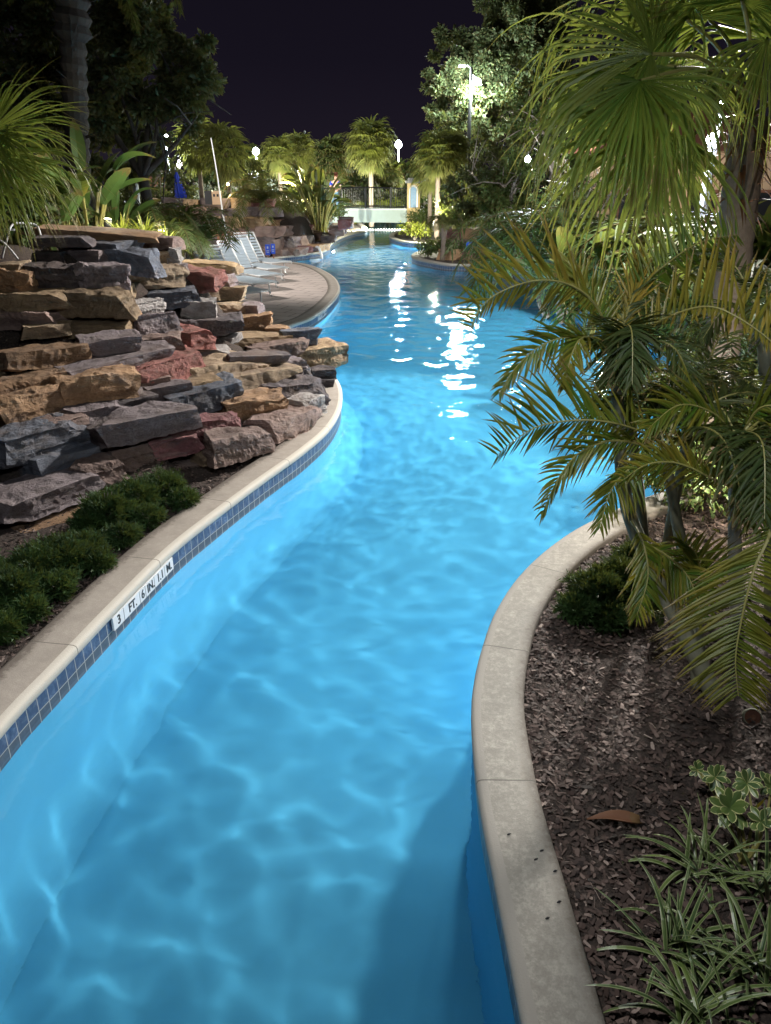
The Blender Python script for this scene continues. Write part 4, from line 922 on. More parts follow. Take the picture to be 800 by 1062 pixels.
def rosette(name, n, L, seed, mat, w=.05):
    r = random.Random(seed); o = thing(name, 'x', 'x'); mb = MB()
    for k in range(n):
        a = k * 2.4; el = r.uniform(-.1, 1.4); d = V((math.cos(a) * math.cos(el), math.sin(a) * math.cos(el), math.sin(el)))
        mb.blade(d * .03 + Z * .1, d, Z.cross(d), L * r.uniform(.7, 1.1), w, r.uniform(.3, 1.3), 5, lambda q: min(1, .4 + 2 * q) * (1 - q) ** .6, r.uniform(0, .9), r.uniform(.2, 1), .15)
    mb.build('foliage', M[mat], o); return o
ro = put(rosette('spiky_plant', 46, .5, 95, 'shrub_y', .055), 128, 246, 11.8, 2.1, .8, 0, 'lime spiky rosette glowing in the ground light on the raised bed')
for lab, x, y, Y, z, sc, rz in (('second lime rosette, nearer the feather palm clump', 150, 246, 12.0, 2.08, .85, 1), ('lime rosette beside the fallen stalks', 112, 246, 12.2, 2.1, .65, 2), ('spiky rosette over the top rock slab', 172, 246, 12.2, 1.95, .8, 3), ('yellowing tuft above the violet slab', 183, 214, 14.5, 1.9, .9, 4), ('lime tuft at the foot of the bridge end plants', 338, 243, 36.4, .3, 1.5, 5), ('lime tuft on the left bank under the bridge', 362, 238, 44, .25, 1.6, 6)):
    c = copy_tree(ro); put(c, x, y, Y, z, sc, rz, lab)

# --- low shrubs and hedges
sh = put(shrub('shrub', .9, .8, 1500, .085, 97, 'shrub'), 462, 255, 30.0, .19, 1.0, 0, 'low hedge bush around the dwarf palm at the far bend', 'shrub')
for lab, x, y, Y, z, sc, rz in (('low hedge bush left of the dwarf palm', 444, 255, 31, .19, .8, 1), ('low hedge bush behind the blue pool sign', 490, 255, 29.6, .19, 1.0, 2), ('hedge bush right of the blue pool sign', 512, 255, 30.5, .3, 1.1, 3), ('dark shrub on the waterfall stones', 300, 240, 34, 1.5, .9, 5), ('dark shrub behind the wooden rack', 250, 245, 29.5, .2, .9, 1.5), ('shrub above the far dark stones', 545, 230, 31, .9, 1.3, .4), ('shrub right of the palm on the far bend', 520, 225, 33, .9, 1.3, 2.4), ('shrub behind the lagoon stones', 600, 255, 19, .4, 1.1, 4), ('shrub beside the lagoon, right of the stones', 640, 262, 17, .4, 1.0, 3.3), ('shrub behind the feather palm crown', 700, 262, 13, .3, 1.1, 1.2), ('shrub at the foot of the fan palm', 760, 290, 9.5, .2, 1.1, .2), ('shrub at the far side of the palm bed', 700, 330, 8.8, .2, 1.0, 2), ('dark bush in the palm bed by the picture edge', 800, 380, 7.6, .2, 1.2, 5), ('dark bush deep in the palm bed', 735, 420, 6.6, .2, .9, 3.6)):
    c = copy_tree(sh); put(c, x, y, Y, z, sc, rz, lab, 'shrub')
for lab, x, y, Y, z, sc, rz in (('dark leafy bush hiding the legs of the person at the bridge', 343, 225, 39.5, 1.0, 1.05, 1), ('dark leafy bush among the bird-of-paradise stalks', 325, 230, 38.5, 1.0, 1.1, 3), ('dark dense bush in front of the bridge end plants', 335, 222, 37.6, 1.2, 1.15, 5), ('dark leafy bush on the upper waterfall stones', 312, 212, 38, 1.9, .9, 4), ('shrub between the speaker box and the leaning pole', 236, 215, 33, 1.7, .9, 2), ('dark shrub behind the furled blue umbrella', 165, 205, 38, .6, 1.6, 4), ('dark shrub left of the cream pillar, under the palm', 437, 225, 43, .5, 1.2, 1), ('shrub behind the dwarf palm, lit from above', 478, 230, 33.5, .9, 1.3, 5), ('shrub at the foot of the street lamp', 500, 225, 36, .9, 1.5, .7), ('dark shrub under the pale oak trunk', 535, 215, 29, .9, 1.5, 2.8), ('shrub between the paddle plants on the raised bed', 105, 250, 14, 1.8, .9, 2.8), ('shrub behind the left edge fan palm', 30, 250, 12.5, 1.8, 1.3, 1.8)):
    c = copy_tree(sh); put(c, x, y, Y, z, sc, rz, lab, 'shrub')
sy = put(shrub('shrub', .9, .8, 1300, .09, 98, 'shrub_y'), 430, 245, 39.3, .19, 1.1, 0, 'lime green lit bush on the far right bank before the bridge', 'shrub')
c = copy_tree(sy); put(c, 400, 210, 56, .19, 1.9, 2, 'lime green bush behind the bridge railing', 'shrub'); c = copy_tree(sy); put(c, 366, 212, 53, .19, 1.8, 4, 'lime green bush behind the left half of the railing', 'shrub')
ss = put(shrub('shrub', 1.1, 1.3, 1700, .13, 99, 'silver'), 200, 195, 41, .6, 1.5, 0, 'silvery grey bush between the two small fan palms and the blue umbrella', 'shrub'); c = copy_tree(ss); put(c, 222, 196, 42, .6, 1.5, 2, 'silvery grey bush behind the loudspeaker box', 'shrub'); c = copy_tree(ss); put(c, 272, 180, 50, .6, 1.7, 1, 'silvery shrub under the flood lamp', 'shrub')

# --- bridge
b0, b1 = D(343, 219, 44), D(423, 219, 44); bz = b0.z; br = thing('foot_bridge', 'pale plaster foot bridge with black railing crossing the far river', 'bridge', (b0.x, 44, .19))
mb = MB(); xm = (b0.x + b1.x) / 2; W_ = b1.x - b0.x
n = 24; x0, x1 = b0.x - 1.2, b1.x + .9
for k in range(n + 1):
    f = k / n; x = x0 + (x1 - x0) * f; arch = .10 * (1 - (2 * f - 1) ** 2); lo = bz - .62 + arch * .6
    for y in (44, 46.2):
        mb.vert((x, y, bz + arch)); mb.vert((x, y, lo))
for k in range(n):
    a = k * 4; mb.face((a, a + 1, a + 5, a + 4)); mb.face((a + 2, a + 6, a + 7, a + 3)); mb.face((a, a + 4, a + 6, a + 2)); mb.face((a + 1, a + 3, a + 7, a + 5))
mb.face((0, 2, 3, 1)); mb.face((n * 4, n * 4 + 1, n * 4 + 3, n * 4 + 2)); mb.build('deck', M['bridge'], br)
mb = MB(); mb.box((xm, 43.97, bz + .09), W_ + 1.6, .05, .07); mb.build('ledge', M['tilewhite'], br)
for x, w_ in ((x0 + .55, .75), (x1 - .35, .6)):
    mb = MB(); mb.box((x, 45.1, (bz - .4 + .1) / 2), w_, 2.1, bz - .5); 
    for q in range(6):
        a = q / 5 * math.pi / 2; sx = 1 if x < xm else -1
        mb.box((x + sx * (w_ / 2 + .25 * (1 - math.sin(a)) * .9), 44.3, bz - .58 - .5 * (1 - math.cos(a)) * .9), .16, .5, .14)
    mb.build('abutment', M['bridge'], br)
for y in (44.12, 46.05):
    mb = MB()
    for zz in (.14, 1.08): mb.tube([(x0 + .3, y, bz + zz), (xm, y, bz + zz + .08), (x1 - .3, y, bz + zz)], .028, 6)
    q = x0 + .35
    while q < x1 - .3: mb.tube([(q, y, bz + .12), (q, y, bz + 1.1)], .011, 5); q += .125
    q = x0 + .35
    while q < x1 - .3: mb.tube([(q, y, bz), (q, y, bz + 1.15)], .035, 6); q += 1.35
    mb.build('railing', M['blackmetal'], br)
p = D(429, 220, 43.6); o = thing('pillar', 'cream stucco pillar with a blue arched niche at the bridge end', 'pillar', (p.x, p.y, .19)); zt = D(429, 190, 43.6).z; zb = .19
mb = MB(); mb.box((p.x, p.y + .35, (zb + zt) / 2), .66, .66, zt - zb); mb.build('shaft', M['cream'], o)
mb = MB(); mb.box((p.x, p.y + .35, zt + .06), .84, .84, .12); mb.box((p.x, p.y + .35, zt + .18), .62, .62, .13); mb.build('cap', M['capgrey'], o)
mb = MB(); mb.box((p.x - .01, p.y - .005, zt - .75), .30, .05, .85); mb.tube([(p.x - .01, p.y - .03, zt - .325), (p.x - .01, p.y + .02, zt - .325)], .15, 18); mb.build('niche', M['bluetile'], o)
mb = MB(); mb.tube([(p.x - .01 + .2 * math.cos(a), p.y - .02, zt - .325 + .2 * math.sin(a)) for a in [math.pi * k / 12 for k in range(13)]], .035, 6)
for s_ in (-1, 1): mb.tube([(p.x - .01 + s_ * .2, p.y - .02, zt - 1.2), (p.x - .01 + s_ * .2, p.y - .02, zt - .325)], .035, 6)
mb.build('surround', M['tilewhite'], o)
# float line beyond the bridge
mb = MB(); c0, c1_ = V((-1.5, 49.5, .03)), V((1.3, 49.5, .03)); o = thing('float_line', 'row of white floats strung across the water under the bridge', 'float line', c0)
mb.tube([c0, c1_], .015, 5); mb.build('rope', M['whitemetal'], o)
for k in range(17):
    p = c0.lerp(c1_, (k + .5) / 17); mb = MB(); mb.tube([p - V((.06, 0, 0)), p - V((.03, 0, 0)), p + V((.03, 0, 0)), p + V((.06, 0, 0))], [.03, .085, .085, .03], 8); mb.build('float', M['tilewhite'], o, True)

# --- sunloungers
def lounger():
    o = thing('sun_lounger', 'x', 'x'); W_ = .64; mb = MB()
    for s_ in (-1, 1):
        y = s_ * W_ / 2
        mb.tube([(-.62, y, .33), (1.3, y, .33), (1.34, y, .30)], .02, 7)
    mb.tube([(1.3, -W_ / 2, .33), (1.3, W_ / 2, .33)], .02, 7); mb.build('frame', M['whitemetal'], o, True)
    for x in (-.5, .95):
        for s_ in (-1, 1): mb = MB(); mb.tube([(x, s_ * W_ / 2, .33), (x + .03, s_ * W_ / 2, .02), (x + .12, s_ * W_ / 2, .012)], .018, 7); mb.build('leg', M['whitemetal'], o, True)
    mb = MB()
    for k in range(15): mb.box((-.02 + k * .09, 0, .345), .062, W_, .012)
    mb.build('seat_straps', M['strap'], o)
    d = V((-.62, 0, .72)).normalized(); mb = MB(); n_ = V((d.z, 0, -d.x))
    for s_ in (-1, 1): mb.tube([V((-.06, s_ * W_ / 2, .35)), V((-.06, s_ * W_ / 2, .35)) + d * .82], .02, 7)
    mb.tube([V((-.06, -W_ / 2, .35)) + d * .82, V((-.06, W_ / 2, .35)) + d * .82], .02, 7); bk = mb.build('backrest', M['whitemetal'], o, True)
    mb = MB()
    for k in range(8): mb.box(V((-.06, 0, .35)) + d * (.07 + k * .095), .062, W_, .012, (d, V((0, 1, 0)), n_))
    mb.build('backrest_straps', M['strap'], bk); return o
lo = lounger()
for k, (x, y, rz, lab) in enumerate([(-3.85, 18.9, -.87, 'nearest white strap sun lounger, half behind the rocks'), (-3.88, 20.5, -.86, 'second white sun lounger from the near rocks'), (-3.92, 22.1, -.88, 'middle white sun lounger of the row of five'), (-3.98, 23.7, -.86, 'second farthest white sun lounger'), (-4.08, 25.4, -.88, 'farthest white sun lounger, with its tall raised back')]):
    o = lo if k == 0 else copy_tree(lo); o.location = (x, y, .246); o.rotation_euler = (0, 0, rz); o.scale = (1.12, 1.12, 1.15); tag(o, lab, 'sun lounger', 'sun loungers in a row on the pool deck')

# --- wooden rack, rescue pole, signs, box
c = on(244, 275, 27.2, .19); o = thing('wooden_rack', 'brown wooden frame stand behind the sun loungers', 'rack', c); w_ = .42; h_ = 1.05
for sx in (-1, 1):
    for sy in (-1, 1): mb = MB(); mb.box(c + V((sx * w_, sy * .3, h_ / 2)), .07, .07, h_); mb.build('post', M['wood'], o)
mb = MB(); mb.box(c + V((0, -.3, h_ + .03)), 2 * w_ + .16, .09, .07); mb.box(c + V((0, .3, h_ + .03)), 2 * w_ + .16, .09, .07)
for sx in (-1, 1): mb.box(c + V((sx * w_, 0, h_ + .03)), .08, .51, .066)
mb.build('top_rail', M['wood'], o)
mb = MB(); mb.box(c + V((0, -.3, h_ * .5)), .06, .06, h_ * .98); mb.build('centre_post', M['wood'], o)
mb = MB(); mb.box(c + V((.22, .26, .55)), .36, .03, .8); mb.build('dark_board', M['blackmetal'], o)
p0, p1 = D(240, 267, 26.7), D(219, 143, 27.0); o = thing('rescue_pole', 'long pale rescue pole leaning against the wooden frame stand', 'pole', p0)
mb = MB(); P = cr([p0, p0.lerp(p1, .35) - V((.03, 0, 0)), p0.lerp(p1, .7), p1], 6); mb.tube(P, [.03 - .013 * k / (len(P) - 1) for k in range(len(P))], 7); mb.build('shaft', M['whitemetal'], o, True)
mb = MB(); mb.tube([p0, p0.lerp(p1, .05), p0.lerp(p1, .125)], [.06, .065, .04], 9); mb.build('grip', M['white'], o, True)
def sign(lab, x, y, Y, w_, h_, zoff):
    t = D(x, y, Y); o = thing('pool_sign', lab, 'sign', (t.x, t.y, .19)); mb = MB(); mb.tube([(t.x, t.y, .19), (t.x, t.y, t.z)], .025, 6); mb.build('post', M['wood'], o)
    mb = MB(); mb.box(t - V((0, .03, 0)), w_, .025, h_); pn = mb.build('panel', M['bluesign'], o)
    mb = MB(); mb.box(t - V((0, .0445, -h_ * .22)), w_ * .3, .003, h_ * .2); mb.box(t - V((0, .0445, h_ * .1)), w_ * .6, .003, h_ * .06); mb.box(t - V((0, .0445, h_ * .25)), w_ * .5, .003, h_ * .05); mb.build('pictogram', M['strap'], pn)
sign('blue pool sign on a short post by the far hedge', 487, 255, 27.9, .22, .25, 0)
sign('left blue panel of the pair of signs on the deck end', 278, 259, 29.2, .17, .36, 0); sign('right blue panel of the pair of signs on the deck end', 283.5, 258, 29.1, .15, .34, 0)
t = D(225, 205, 30.6); o = thing('speaker_box', 'small wooden box with two dark square holes on top of the far stones', 'speaker', t - Z * .2); mb = MB(); mb.box(t, .30, .26, .46); mb.build('case', M['peach'], o)
for s_ in (-1, 1): mb = MB(); mb.box(t + V((s_ * .065, -.13, .08)), .075, .012, .09); mb.build('opening', M['ink'], o)
mb = MB(); mb.box(t - V((.3, -.1, 0)), .26, .3, .46); o = mb.build('dark_box', M['blackmetal']); tag(o, 'black box standing left of the wooden speaker box', 'speaker')
mb = MB(); a, b = D(137, 172, 20), D(141, 194, 20); mb.tube([V((a.x, a.y, 1.3)), b, a], [.07, .07, .065], 10); o = mb.build('white_post', M['white'], smooth=True); tag(o, 'short white post in front of the black bush', 'post')
# rail behind the rocks at the left edge
P = [D(2, 268, 10.1), D(8, 246, 10.1), D(13, 233, 10.2), D(24, 231.5, 10.3), D(35, 232.5, 10.4), D(40, 237, 10.4), D(43, 248, 10.4), D(46, 266, 10.4)]
mb = MB(); mb.tube(cr(P, 6), .014, 8); 
o = thing('chair', 'white tubular metal chair frame behind the rocks at the left edge', 'chair', D(20, 270, 10.2)); mb.build('frame', M['whitemetal'], o, True)
mb = MB(); mb.tube(cr([D(-5, 248, 10.0), D(3, 251, 10.0), D(12, 260, 10.0), D(19, 269, 10.0)], 5), .013, 8); mb.build('arm', M['whitemetal'], o, True); mb = MB(); mb.tube([D(3, 238, 10.2), D(16, 238, 10.3)], .013, 8); mb.build('arm', M['whitemetal'], o, True)

# --- umbrella, hut, building
c = D(184, 196, 34); top = D(183, 176, 34); o = thing('closed_umbrella', 'furled blue umbrella beyond the raised bed', 'umbrella', (c.x, c.y, .6))
mb = MB(); mb.tube([(c.x, c.y, .6), (c.x, c.y, top.z + .1)], .025, 7); mb.build('pole', M['whitemetal'], o)
mb = MB(); n = 16; rows = []
for k in range(9):
    q = k / 8; zz = top.z - q * 1.05; row = []
    for j in range(n): a = 2 * math.pi * j / n; rr_ = (.03 + .20 * q ** .8 * (1 if k < 8 else .8)) * (1 + .25 * (-1) ** j * q); row.append(mb.vert((c.x + .12 * q + rr_ * math.cos(a), c.y + rr_ * math.sin(a), zz)))
    rows.append(row)
for a, b in zip(rows, rows[1:]):
    for j in range(n): mb.face((a[j], a[(j + 1) % n], b[(j + 1) % n], b[j]))
mb.build('canopy', M['blue'], o)
c = D(163, 195, 44); o = thing('hut', 'small hut with red tiled roof half hidden behind the plants', 'hut', (c.x, c.y, .3)); mb = MB(); mb.box((c.x, c.y, 1.3), 2.2, 2.0, 2.0); mb.build('wall', M['peach'], o)
mb = MB(); zt = c.z + .55; q = [mb.vert(v) for v in ((c.x - 1.4, c.y - 1.3, 2.3), (c.x + 1.4, c.y - 1.3, 2.3), (c.x + 1.4, c.y + 1.3, 2.3), (c.x - 1.4, c.y + 1.3, 2.3), (c.x - .4, c.y, zt), (c.x + .4, c.y, zt))]
for f in ((q[0], q[1], q[5], q[4]), (q[2], q[3], q[4], q[5]), (q[1], q[2], q[5]), (q[3], q[0], q[4]), (q[3], q[2], q[1], q[0])): mb.face(f)
mb.build('roof', M['roof'], o)
c = D(715, 200, 24); o = thing('building', 'peach stucco building glimpsed between the palm fronds', 'building', (c.x, c.y, .19)); mb = MB(); mb.box((c.x + .6, c.y + 2, 1.9), 6.0, 4.0, 3.5); mb.build('wall', M['peach'], o)
mb = MB(); q = [mb.vert(v) for v in ((c.x - 2.9, c.y - .5, 3.66), (c.x + 4.1, c.y - .5, 3.66), (c.x + 4.1, c.y + 4.5, 3.66), (c.x - 2.9, c.y + 4.5, 3.66), (c.x - .4, c.y + 2, 5.0), (c.x + 1.6, c.y + 2, 5.0))]
for f in ((q[0], q[1], q[5], q[4]), (q[2], q[3], q[4], q[5]), (q[1], q[2], q[5]), (q[3], q[0], q[4]), (q[3], q[2], q[1], q[0])): mb.face(f)
mb.build('roof', M['roof'], o)
for x in (-1.6, .4, 2.2):
    mb = MB(); mb.box((c.x + x, c.y - .003, 2.0), .9, .05, 1.3); w2 = mb.build('window', M['wood'], o); mb = MB(); mb.box((c.x + x, c.y - .03, 2.0), .74, .02, 1.14); mb.build('pane', M['ink'], w2)

# --- person at the bridge end
def person():
    c = D(348, 222, 42.2); z0 = D(348, 182, 42.2).z - 1.72; b = V((c.x, c.y, z0)); o = thing('person', 'person in a blue shirt and jeans leaning on the bridge railing', 'person', b)
    def skin(name, verts, edges, rad, mat, sub=2):
        me = bpy.data.meshes.new(name); me.from_pydata([b + V(v) for v in verts], edges, []); ob = bpy.data.objects.new(name, me); COL.objects.link(ob); ob.parent = o; ob.location = -b
        me.materials.append(mat); ob.modifiers.new('skin', 'SKIN'); 
        for k, q in enumerate(rad): me.skin_vertices[0].data[k].radius = (q, q)
        me.skin_vertices[0].data[0].use_root = True
        s_ = ob.modifiers.new('sub', 'SUBSURF'); s_.levels = s_.render_levels = sub; return ob
    v = [(0, 0, .95), (.02, -.02, 1.2), (.05, -.04, 1.42), (.06, -.06, 1.52), (.07, -.08, 1.60), (.08, -.09, 1.70),
         (-.16, -.03, 1.40), (-.22, -.16, 1.18), (-.1, -.36, 1.10), (-.04, -.43, 1.10), (.24, -.04, 1.40), (.32, -.16, 1.18), (.26, -.36, 1.10), (.22, -.43, 1.10),
         (-.09, 0, .88), (-.1, -.02, .5), (-.1, .02, .08), (-.1, -.12, .03), (.1, 0, .88), (.12, -.04, .5), (.14, .03, .08), (.15, -.11, .03)]
    e = [(0, 1), (1, 2), (2, 3), (3, 4), (4, 5), (2, 6), (6, 7), (7, 8), (8, 9), (2, 10), (10, 11), (11, 12), (12, 13), (0, 14), (14, 15), (15, 16), (16, 17), (0, 18), (18, 19), (19, 20), (20, 21)]
    rd = [.13, .125, .13, .055, .085, .085, .06, .045, .035, .03, .06, .045, .035, .03, .085, .06, .045, .035, .085, .06, .045, .035]
    skin('body', v, e, rd, M['skin'])
    skin('shirt', [v[0], v[1], v[2], v[6], (-.2, -.12, 1.25), v[10], (.29, -.12, 1.25)], [(0, 1), (1, 2), (2, 3), (3, 4), (2, 5), (5, 6)], [.155, .15, .155, .085, .075, .085, .075], M['blue'])
    skin('trousers', [(0, 0, .97), v[14], v[15], v[16], v[18], v[19], v[20]], [(0, 1), (1, 2), (2, 3), (0, 4), (4, 5), (5, 6)], [.14, .105, .08, .07, .105, .08, .07], M['denim'])
    skin('hair', [(.08, -.04, 1.74), (.08, -.0, 1.66), (.08, -.08, 1.78)], [(0, 1), (0, 2)], [.095, .075, .06], M['hair'])
person()

# --- depth numbers
def marker(lab, i0, E, sgn, length, zc, h, txts, nm='depth_marker'):
    a = E[i0]; 
    j = i0
    while (E[j] - a).length < length: j += 1
    b = E[j]; t = (b - a).normalized(); n_ = V((t.y, -t.x, 0)) * sgn; mid = (a + b) / 2 + n_ * .012
    o = thing(nm, lab, 'sign', V((mid.x, mid.y, zc))); mb = MB(); mb.box(V((mid.x, mid.y, zc)), length, .016, h, (t, n_, Z)); pn = mb.build('tile_strip', M['tilewhite'], o)
    for k, (s_, u) in enumerate(txts):
        cu = bpy.data.curves.new('lettering', 'FONT'); cu.body = s_; cu.size = h * .98; cu.align_x = 'CENTER'; cu.align_y = 'CENTER'; cu.extrude = .0012; cu.offset = h * .013
        to = bpy.data.objects.new('lettering', cu); COL.objects.link(to); dg = bpy.context.evaluated_depsgraph_get(); me = bpy.data.meshes.new_from_object(to.evaluated_get(dg)); bpy.data.objects.remove(to)
        me.materials.append(M['ink']); ob = bpy.data.objects.new('lettering', me); COL.objects.link(ob); ob.parent = o
        from mathutils import Matrix
        X = t; Yv = Z; N_ = n_; p = mid + n_ * .0095 + t * ((u - .5) * length); p = V((p.x, p.y, zc)) - o.location
        # text reads along the wall as seen from the water
        if X.cross(Yv).dot(N_) < 0: X = -X
        ob.matrix_local = Matrix(((X.x * .95, Yv.x, N_.x, p.x), (X.y * .95, Yv.y, N_.y, p.y), (X.z * .95, Yv.z, N_.z, p.z), (0, 0, 0, 1)))
    for u in (.155, .405, .5, .655, .84):
        mb = MB(); mb.box(V((mid.x, mid.y, zc)) + n_ * .0083 + t * ((u - .5) * length), .004, .002, h, (t, n_, Z)); mb.build('joint', M['capgrey'], o)
i0 = min(range(len(LE)), key=lambda k: (LE[k] - V((-1.93, 4.55, 0))).length)
marker('white tile depth sign reading 3 FT. 6 IN. on the near pool wall', i0, LE, 1, .96, .1265, .100, [('3', .08), ('FT.', .29), ('6', .455), ('IN.', .59), ('1.1', .76), ('M.', .92)])
i0 = min(range(len(LE)), key=lambda k: (LE[k] - V((-1.5, 17.3, 0))).length)
marker('small white tile depth sign on the wall of the sun lounger deck', i0, LE, 1, .9, .1265, .100, [('3', .08), ('FT.', .29), ('6', .455), ('IN.', .59), ('1.1', .76), ('M.', .92)])
# waterfall spouts
for lab, x, y, Y in (('thin white water jet falling from the far waterfall wall into the pool', 328, 256, 32.2),):
    p = D(x, y, Y); mb = MB(); P = cr([p, p + V((.12, -.12, -.03)), p + V((.2, -.2, -.25)), V((p.x + .24, p.y - .25, -.02))], 5); mb.tube(P, [.05] * len(P), 7); tag(mb.build('water_jet', M['tilewhite'], smooth=True), lab, 'water jet')
p = D(322, 257, 32.4); mb = MB(); rock_mesh(mb, p + V((0, .15, -.05)), V((1, 0, 0)), V((0, 1, 0)), .6, .7, .14, 777, level=1); tag(mb.build('rock', RM['d']), 'dark spout ledge where the water jet leaves the waterfall wall', 'rock')

# ---------------------------------------------------------------- lamps that show, and bare lights with no lamp head
LAMPS = []
def post_lamp(lab, x, y, Y, rad, mat, power, col, post=True, gz=.19, group='lamps round the river', off_=(0, -.3, -.25), lr=.1, pr=.05):
    p = D(x, y, Y); o = thing('lamp_post' if post else 'lantern', lab, 'lamp', (p.x, p.y, gz if post else p.z), group)
    mb = MB(); mb.tube([p - Z * rad, p - Z * rad * .6, p, p + Z * rad * .7, p + Z * rad], [rad * .3, rad * .85, rad, rad * .7, rad * .2], 12); mb.build('lamp_head', M[mat], o, True)
    mb = MB(); mb.tube([p + Z * rad, p + Z * (rad * 1.25)], [rad * .5, rad * .25], 8)
    if post: mb.tube([(p.x, p.y, gz), (p.x, p.y, p.z - rad)], pr, 7)
    else: mb.tube([p + Z * rad * 1.2, p + V((.05, .3, rad * 2.2))], .02, 6)
    mb.build('post' if post else 'bracket', M['greymetal'], o, True)
    if power: LAMPS.append((p + V(off_), power, col, lr))
CO = (.88, .95, 1.); WA = (1., .8, .5)
post_lamp('white lamp on a tall grey post below the dark oak', 172, 142, 38, .12, 'lamp_white', 1500, CO)
post_lamp('pinkish globe lamp beyond the furled blue umbrella', 186, 169.5, 46, .17, 'lamp_soft', 300, (1, .85, .9))
post_lamp('bright white flood lamp between the small fan palms and yellow trunk', 265.5, 157, 50, .20, 'lamp_white', 2500, CO)
post_lamp('bright white lamp on a post behind the cream pillar', 413.5, 150, 85, .34, 'lamp_white', 14000, CO, off_=(0, -.6, -.1), lr=.3)
post_lamp('unlit thin pole lamp above the yellow trunked palm', 316, 137, 62, .10, 'greymetal', 0, CO)
post_lamp('white lantern hanging in the dark trees right of the oak', 547.5, 165, 24, .085, 'lamp_white', 420, CO, False)
post_lamp('tiny white lamp just below the white lantern', 552, 175, 25, .035, 'lamp_soft', 0, CO, False)
post_lamp('white lamp seen through the fan palm beside its trunk', 738, 144, 17, .10, 'lamp_white', 700, CO, gz=.3)
post_lamp('smaller white lamp higher in the fan palm gap', 749, 108, 20, .075, 'lamp_white', 200, CO, gz=.3)
post_lamp('little warm lamp on the palm trunk behind the speaker box', 236.5, 191, 31.5, .05, 'lamp_warm', 60, WA, False)
# street lamp with arm
b = on(483, 230, 57.); tz = D(484, 70, 57.).z; o = thing('street_lamp', 'tall black street lamp with a short arm in front of the pale oak', 'lamp', b)
mb = MB(); mb.tube([b, (b.x, b.y, tz)], [.15, .10], 9); mb.build('pole', M['blackmetal'], o, True)
mb = MB(); mb.tube([(b.x, b.y, tz - .04), (b.x - .2, b.y, tz + .10), (b.x - .55, b.y, tz + .12)], .06, 7); mb.build('arm', M['greymetal'], o, True)
mb = MB(); mb.box((b.x - .62, b.y, tz + .09), .5, .3, .12); mb.build('lamp_head', M['greymetal'], o)
mb = MB(); mb.tube([(b.x + .40, b.y + .5, tz - .85), (b.x + .44, b.y + .55, tz - .6)], [.36, .22], 12); mb.tube([(b.x, b.y, tz - .4), (b.x + .42, b.y + .52, tz - .58)], .04, 6); mb.build('flood_head', M['lamp_white'], o)
LAMPS.append((V((b.x + .5, b.y + .35, tz - 1.2)), 4200, (.85, 1., .9), .35)); LAMPS.append((V((b.x - .62, b.y - .1, tz - .2)), 1600, (.88, 1., .92), .2))
LAMPS += [(V((-8, 60, 3.2)), 3000, (.95, 1, .8), .1), (V((3.5, 62, 3.0)), 3000, (.95, 1, .8), .1)]  # bare point lights with no lamp head, in front of the far trees
# garden uplights
def uplight(lab, x, Y, z, power, col=(1, .93, .7), vis=True, offv=(0, -1.1, .35)):
    c = on(x, 220, Y, z); 
    o = thing('garden_light', lab, 'lamp', c, 'garden lights'); mb = MB(); mb.tube([c, c + Z * .12], [.02, .02], 6); mb.tube([c + Z * .12, c + V((0, .03, .22))], [.05, .06], 10); mb.build('housing', M['blackmetal'], o)
    mb = MB(); mb.tube([c + V((0, .031, .222)), c + V((0, .034, .234))], [.052, .05], 10); mb.build('lens', M['lamp_warm'], o)
    LAMPS.append((c + V(offv), power, col, .06))
uplight('garden light among the lime rosettes on the raised bed', 110, 12.0, 2.2, 26, offv=(.1, -.1, .4))
uplight('garden light under the feather palm clump on the raised bed', 165, 12.6, 2.0, 45, offv=(.1, -.2, .5))
uplight('garden light at the foot of the two small fan palms', 222, 33, 1.6, 1500, (.95, 1, .75))
uplight('garden light by the yellow trunked palm', 298, 40.5, 2.0, 1800, (1, .97, .7))
uplight('garden light behind the bridge under the tallest palm', 388, 48, .5, 4200, (1, 1, .78), offv=(0, -1.2, .6))
uplight('garden light by the palms beside the cream pillar', 450, 37.5, .9, 2200, (1, .97, .75))
uplight('garden light in the bed behind the fan palm trunk', 722, 14, .5, 420, (1, .92, .62), offv=(-.3, -.2, .8))
uplight('garden light at the front foot of the fan palm trunk', 822, 6.3, .2, 90, (1, .9, .75), offv=(-.25, -.25, .7))  # light added out of view to brighten the trunk and inner fronds
uplight('garden light by the peach building wall', 690, 22.5, .4, 160, (1, .9, .66), offv=(0, -.4, .6))
uplight('garden light beside the far feather palms', 640, 17, .5, 90, (1, .95, .7), offv=(0, -.2, .6))
# ---------------------------------------------------------------- night sky, lamps, camera
w = bpy.data.worlds.new('World'); SC.world = w; w.use_nodes = True
t = w.node_tree; bg = t.nodes['Background']
tc = t.nodes.new('ShaderNodeTexCoord'); sp = t.nodes.new('ShaderNodeSeparateXYZ'); t.links.new(tc.outputs['Generated'], sp.inputs[0])
rp = t.nodes.new('ShaderNodeValToRGB'); t.links.new(sp.outputs[2], rp.inputs[0])
e = rp.color_ramp.elements; e[0].position = .0; e[0].color = (.013, .010, .0175, 1); e[1].position = .5; e[1].color = (.0028, .0023, .004, 1)
x = e.new(.12); x.color = (.0075, .006, .0115, 1)
t.links.new(rp.outputs[0], bg.inputs[0]); bg.inputs[1].default_value = 1.

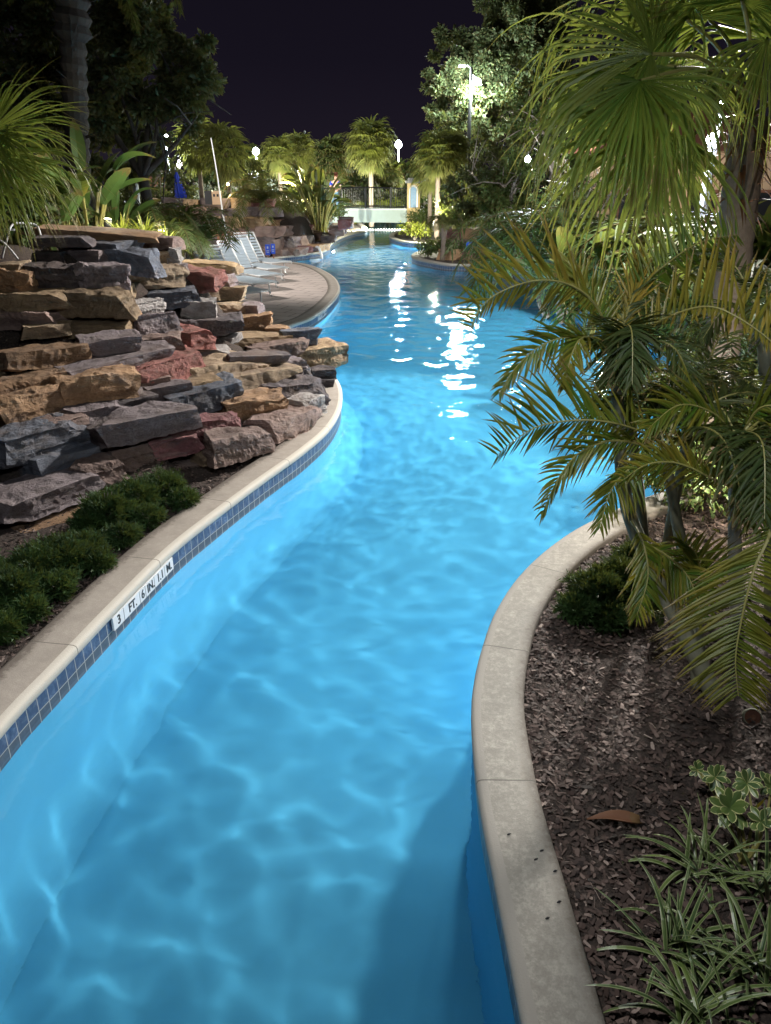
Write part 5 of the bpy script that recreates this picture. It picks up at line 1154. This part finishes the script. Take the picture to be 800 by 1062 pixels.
def lamp(name, typ, loc, power, col=(1, 1, 1), rad=.1, target=None, spot=None, blend=.3, caustic=False):
    l = bpy.data.lights.new(name, typ); l.energy = power; l.color = col; l.shadow_soft_size = rad
    if typ == 'SPOT': l.spot_size = math.radians(spot); l.spot_blend = blend
    if caustic: l.cycles.is_caustics_light = True
    o = bpy.data.objects.new(name, l); COL.objects.link(o); o.location = loc
    if target is not None: o.rotation_euler = (V(target) - V(loc)).to_track_quat('-Z', 'Y').to_euler()
    return o
COOL, NEUT, WARM = (.86, .94, 1.), (1., .95, .88), (1., .8, .5)
lamp('unseen_spot', 'SPOT', (5.6, 14.2, 6.6), 11000, NEUT, .3, (-1.8, 8., .5), 75, .4, True)
lamp('unseen_spot', 'SPOT', (-1.6, 1.2, 6.8), 560, COOL, .36, (.9, 4.0, .4), 72, .85, True)
lamp('unseen_spot', 'SPOT', (-1.75, 1.1, 6.8), 620, NEUT, .14, (.9, 4.0, .4), 72, .85)  # unseen twin, added to light the bed without entering the water
lamp('unseen_spot', 'SPOT', (-6.4, 21.5, 5.6), 2700, NEUT, .2, (-2.6, 26, .2), 125, .5)  # unseen spot added over the deck for the paving and waterfall wall
lamp('unseen_spot', 'SPOT', (6.5, 24.5, 5.2), 1000, NEUT, .2, (2.6, 29.5, .8), 110, .5)  # unseen spot added to brighten the hedge and stones of the right bank
lamp('unseen_spot', 'SPOT', (3.2, -1.6, 6.6), 900, COOL, .4, (-2.6, 8.2, .8), 62, .7)  # unseen fill added behind the viewer for the rock fronts
PL = [((-.80, 9.2, -.42), (2, 9.5, -.7), 110), ((4.9, 10.6, -.42), (1, 11, -.6), 1700), ((-1.42, 20.6, -.42), (3, 20.5, -.7), 7000), ((4.5, 17, -.42), (0, 16.5, -.7), 6000),
      ((.55, 40.6, -.4), (-2, 38, -.7), 8000), ((-2.3, 35.6, -.4), (2, 34, -.7), 5000), ((1.2, 47, -.4), (-1, 46.5, -.6), 4500)]
lamp('pool_lamp', 'POINT', (.79, 5.0, -.62), 130, (.9, .98, 1.), .05)
lamp('pool_lamp', 'SPOT', (.95, 5.2, -.34), 150, (.9, .98, 1.), .06, (1.0, 6.5, -1.15), 85, 1.)  # extra spot added to make the bright floor patch beside the wall lamp
for a, b, p in PL: lamp('pool_lamp', 'SPOT', a, p, (.9, .98, 1.), .05, b, 165, .25)
for k, (loc, pw, c, rd) in enumerate(LAMPS): lamp('lamp_light', 'POINT', loc, pw, c, rd)

cam = bpy.data.cameras.new('camera'); cam.sensor_fit = 'VERTICAL'; cam.sensor_height = 36; cam.lens = 800 / 1062 * 36; cam.clip_end = 500; cam.clip_start = .05
co = bpy.data.objects.new('camera', cam); COL.objects.link(co); co.location = (0, 0, CH); co.rotation_euler = (math.pi / 2 - PITCH, 0, 0); SC.camera = co
vs = SC.view_settings; vs.view_transform = 'Standard'; vs.look = 'None'; vs.gamma = 1; vs.exposure = 0.; vs.use_curve_mapping = False
c = SC.cycles; c.max_bounces = 8; c.diffuse_bounces = 3; c.glossy_bounces = 4; c.transmission_bounces = 6; c.transparent_max_bounces = 8
c.sample_clamp_indirect = 4.; c.caustics_reflective = False; c.use_denoising = True
try: c.denoiser = 'OPENIMAGEDENOISE'
except Exception: pass
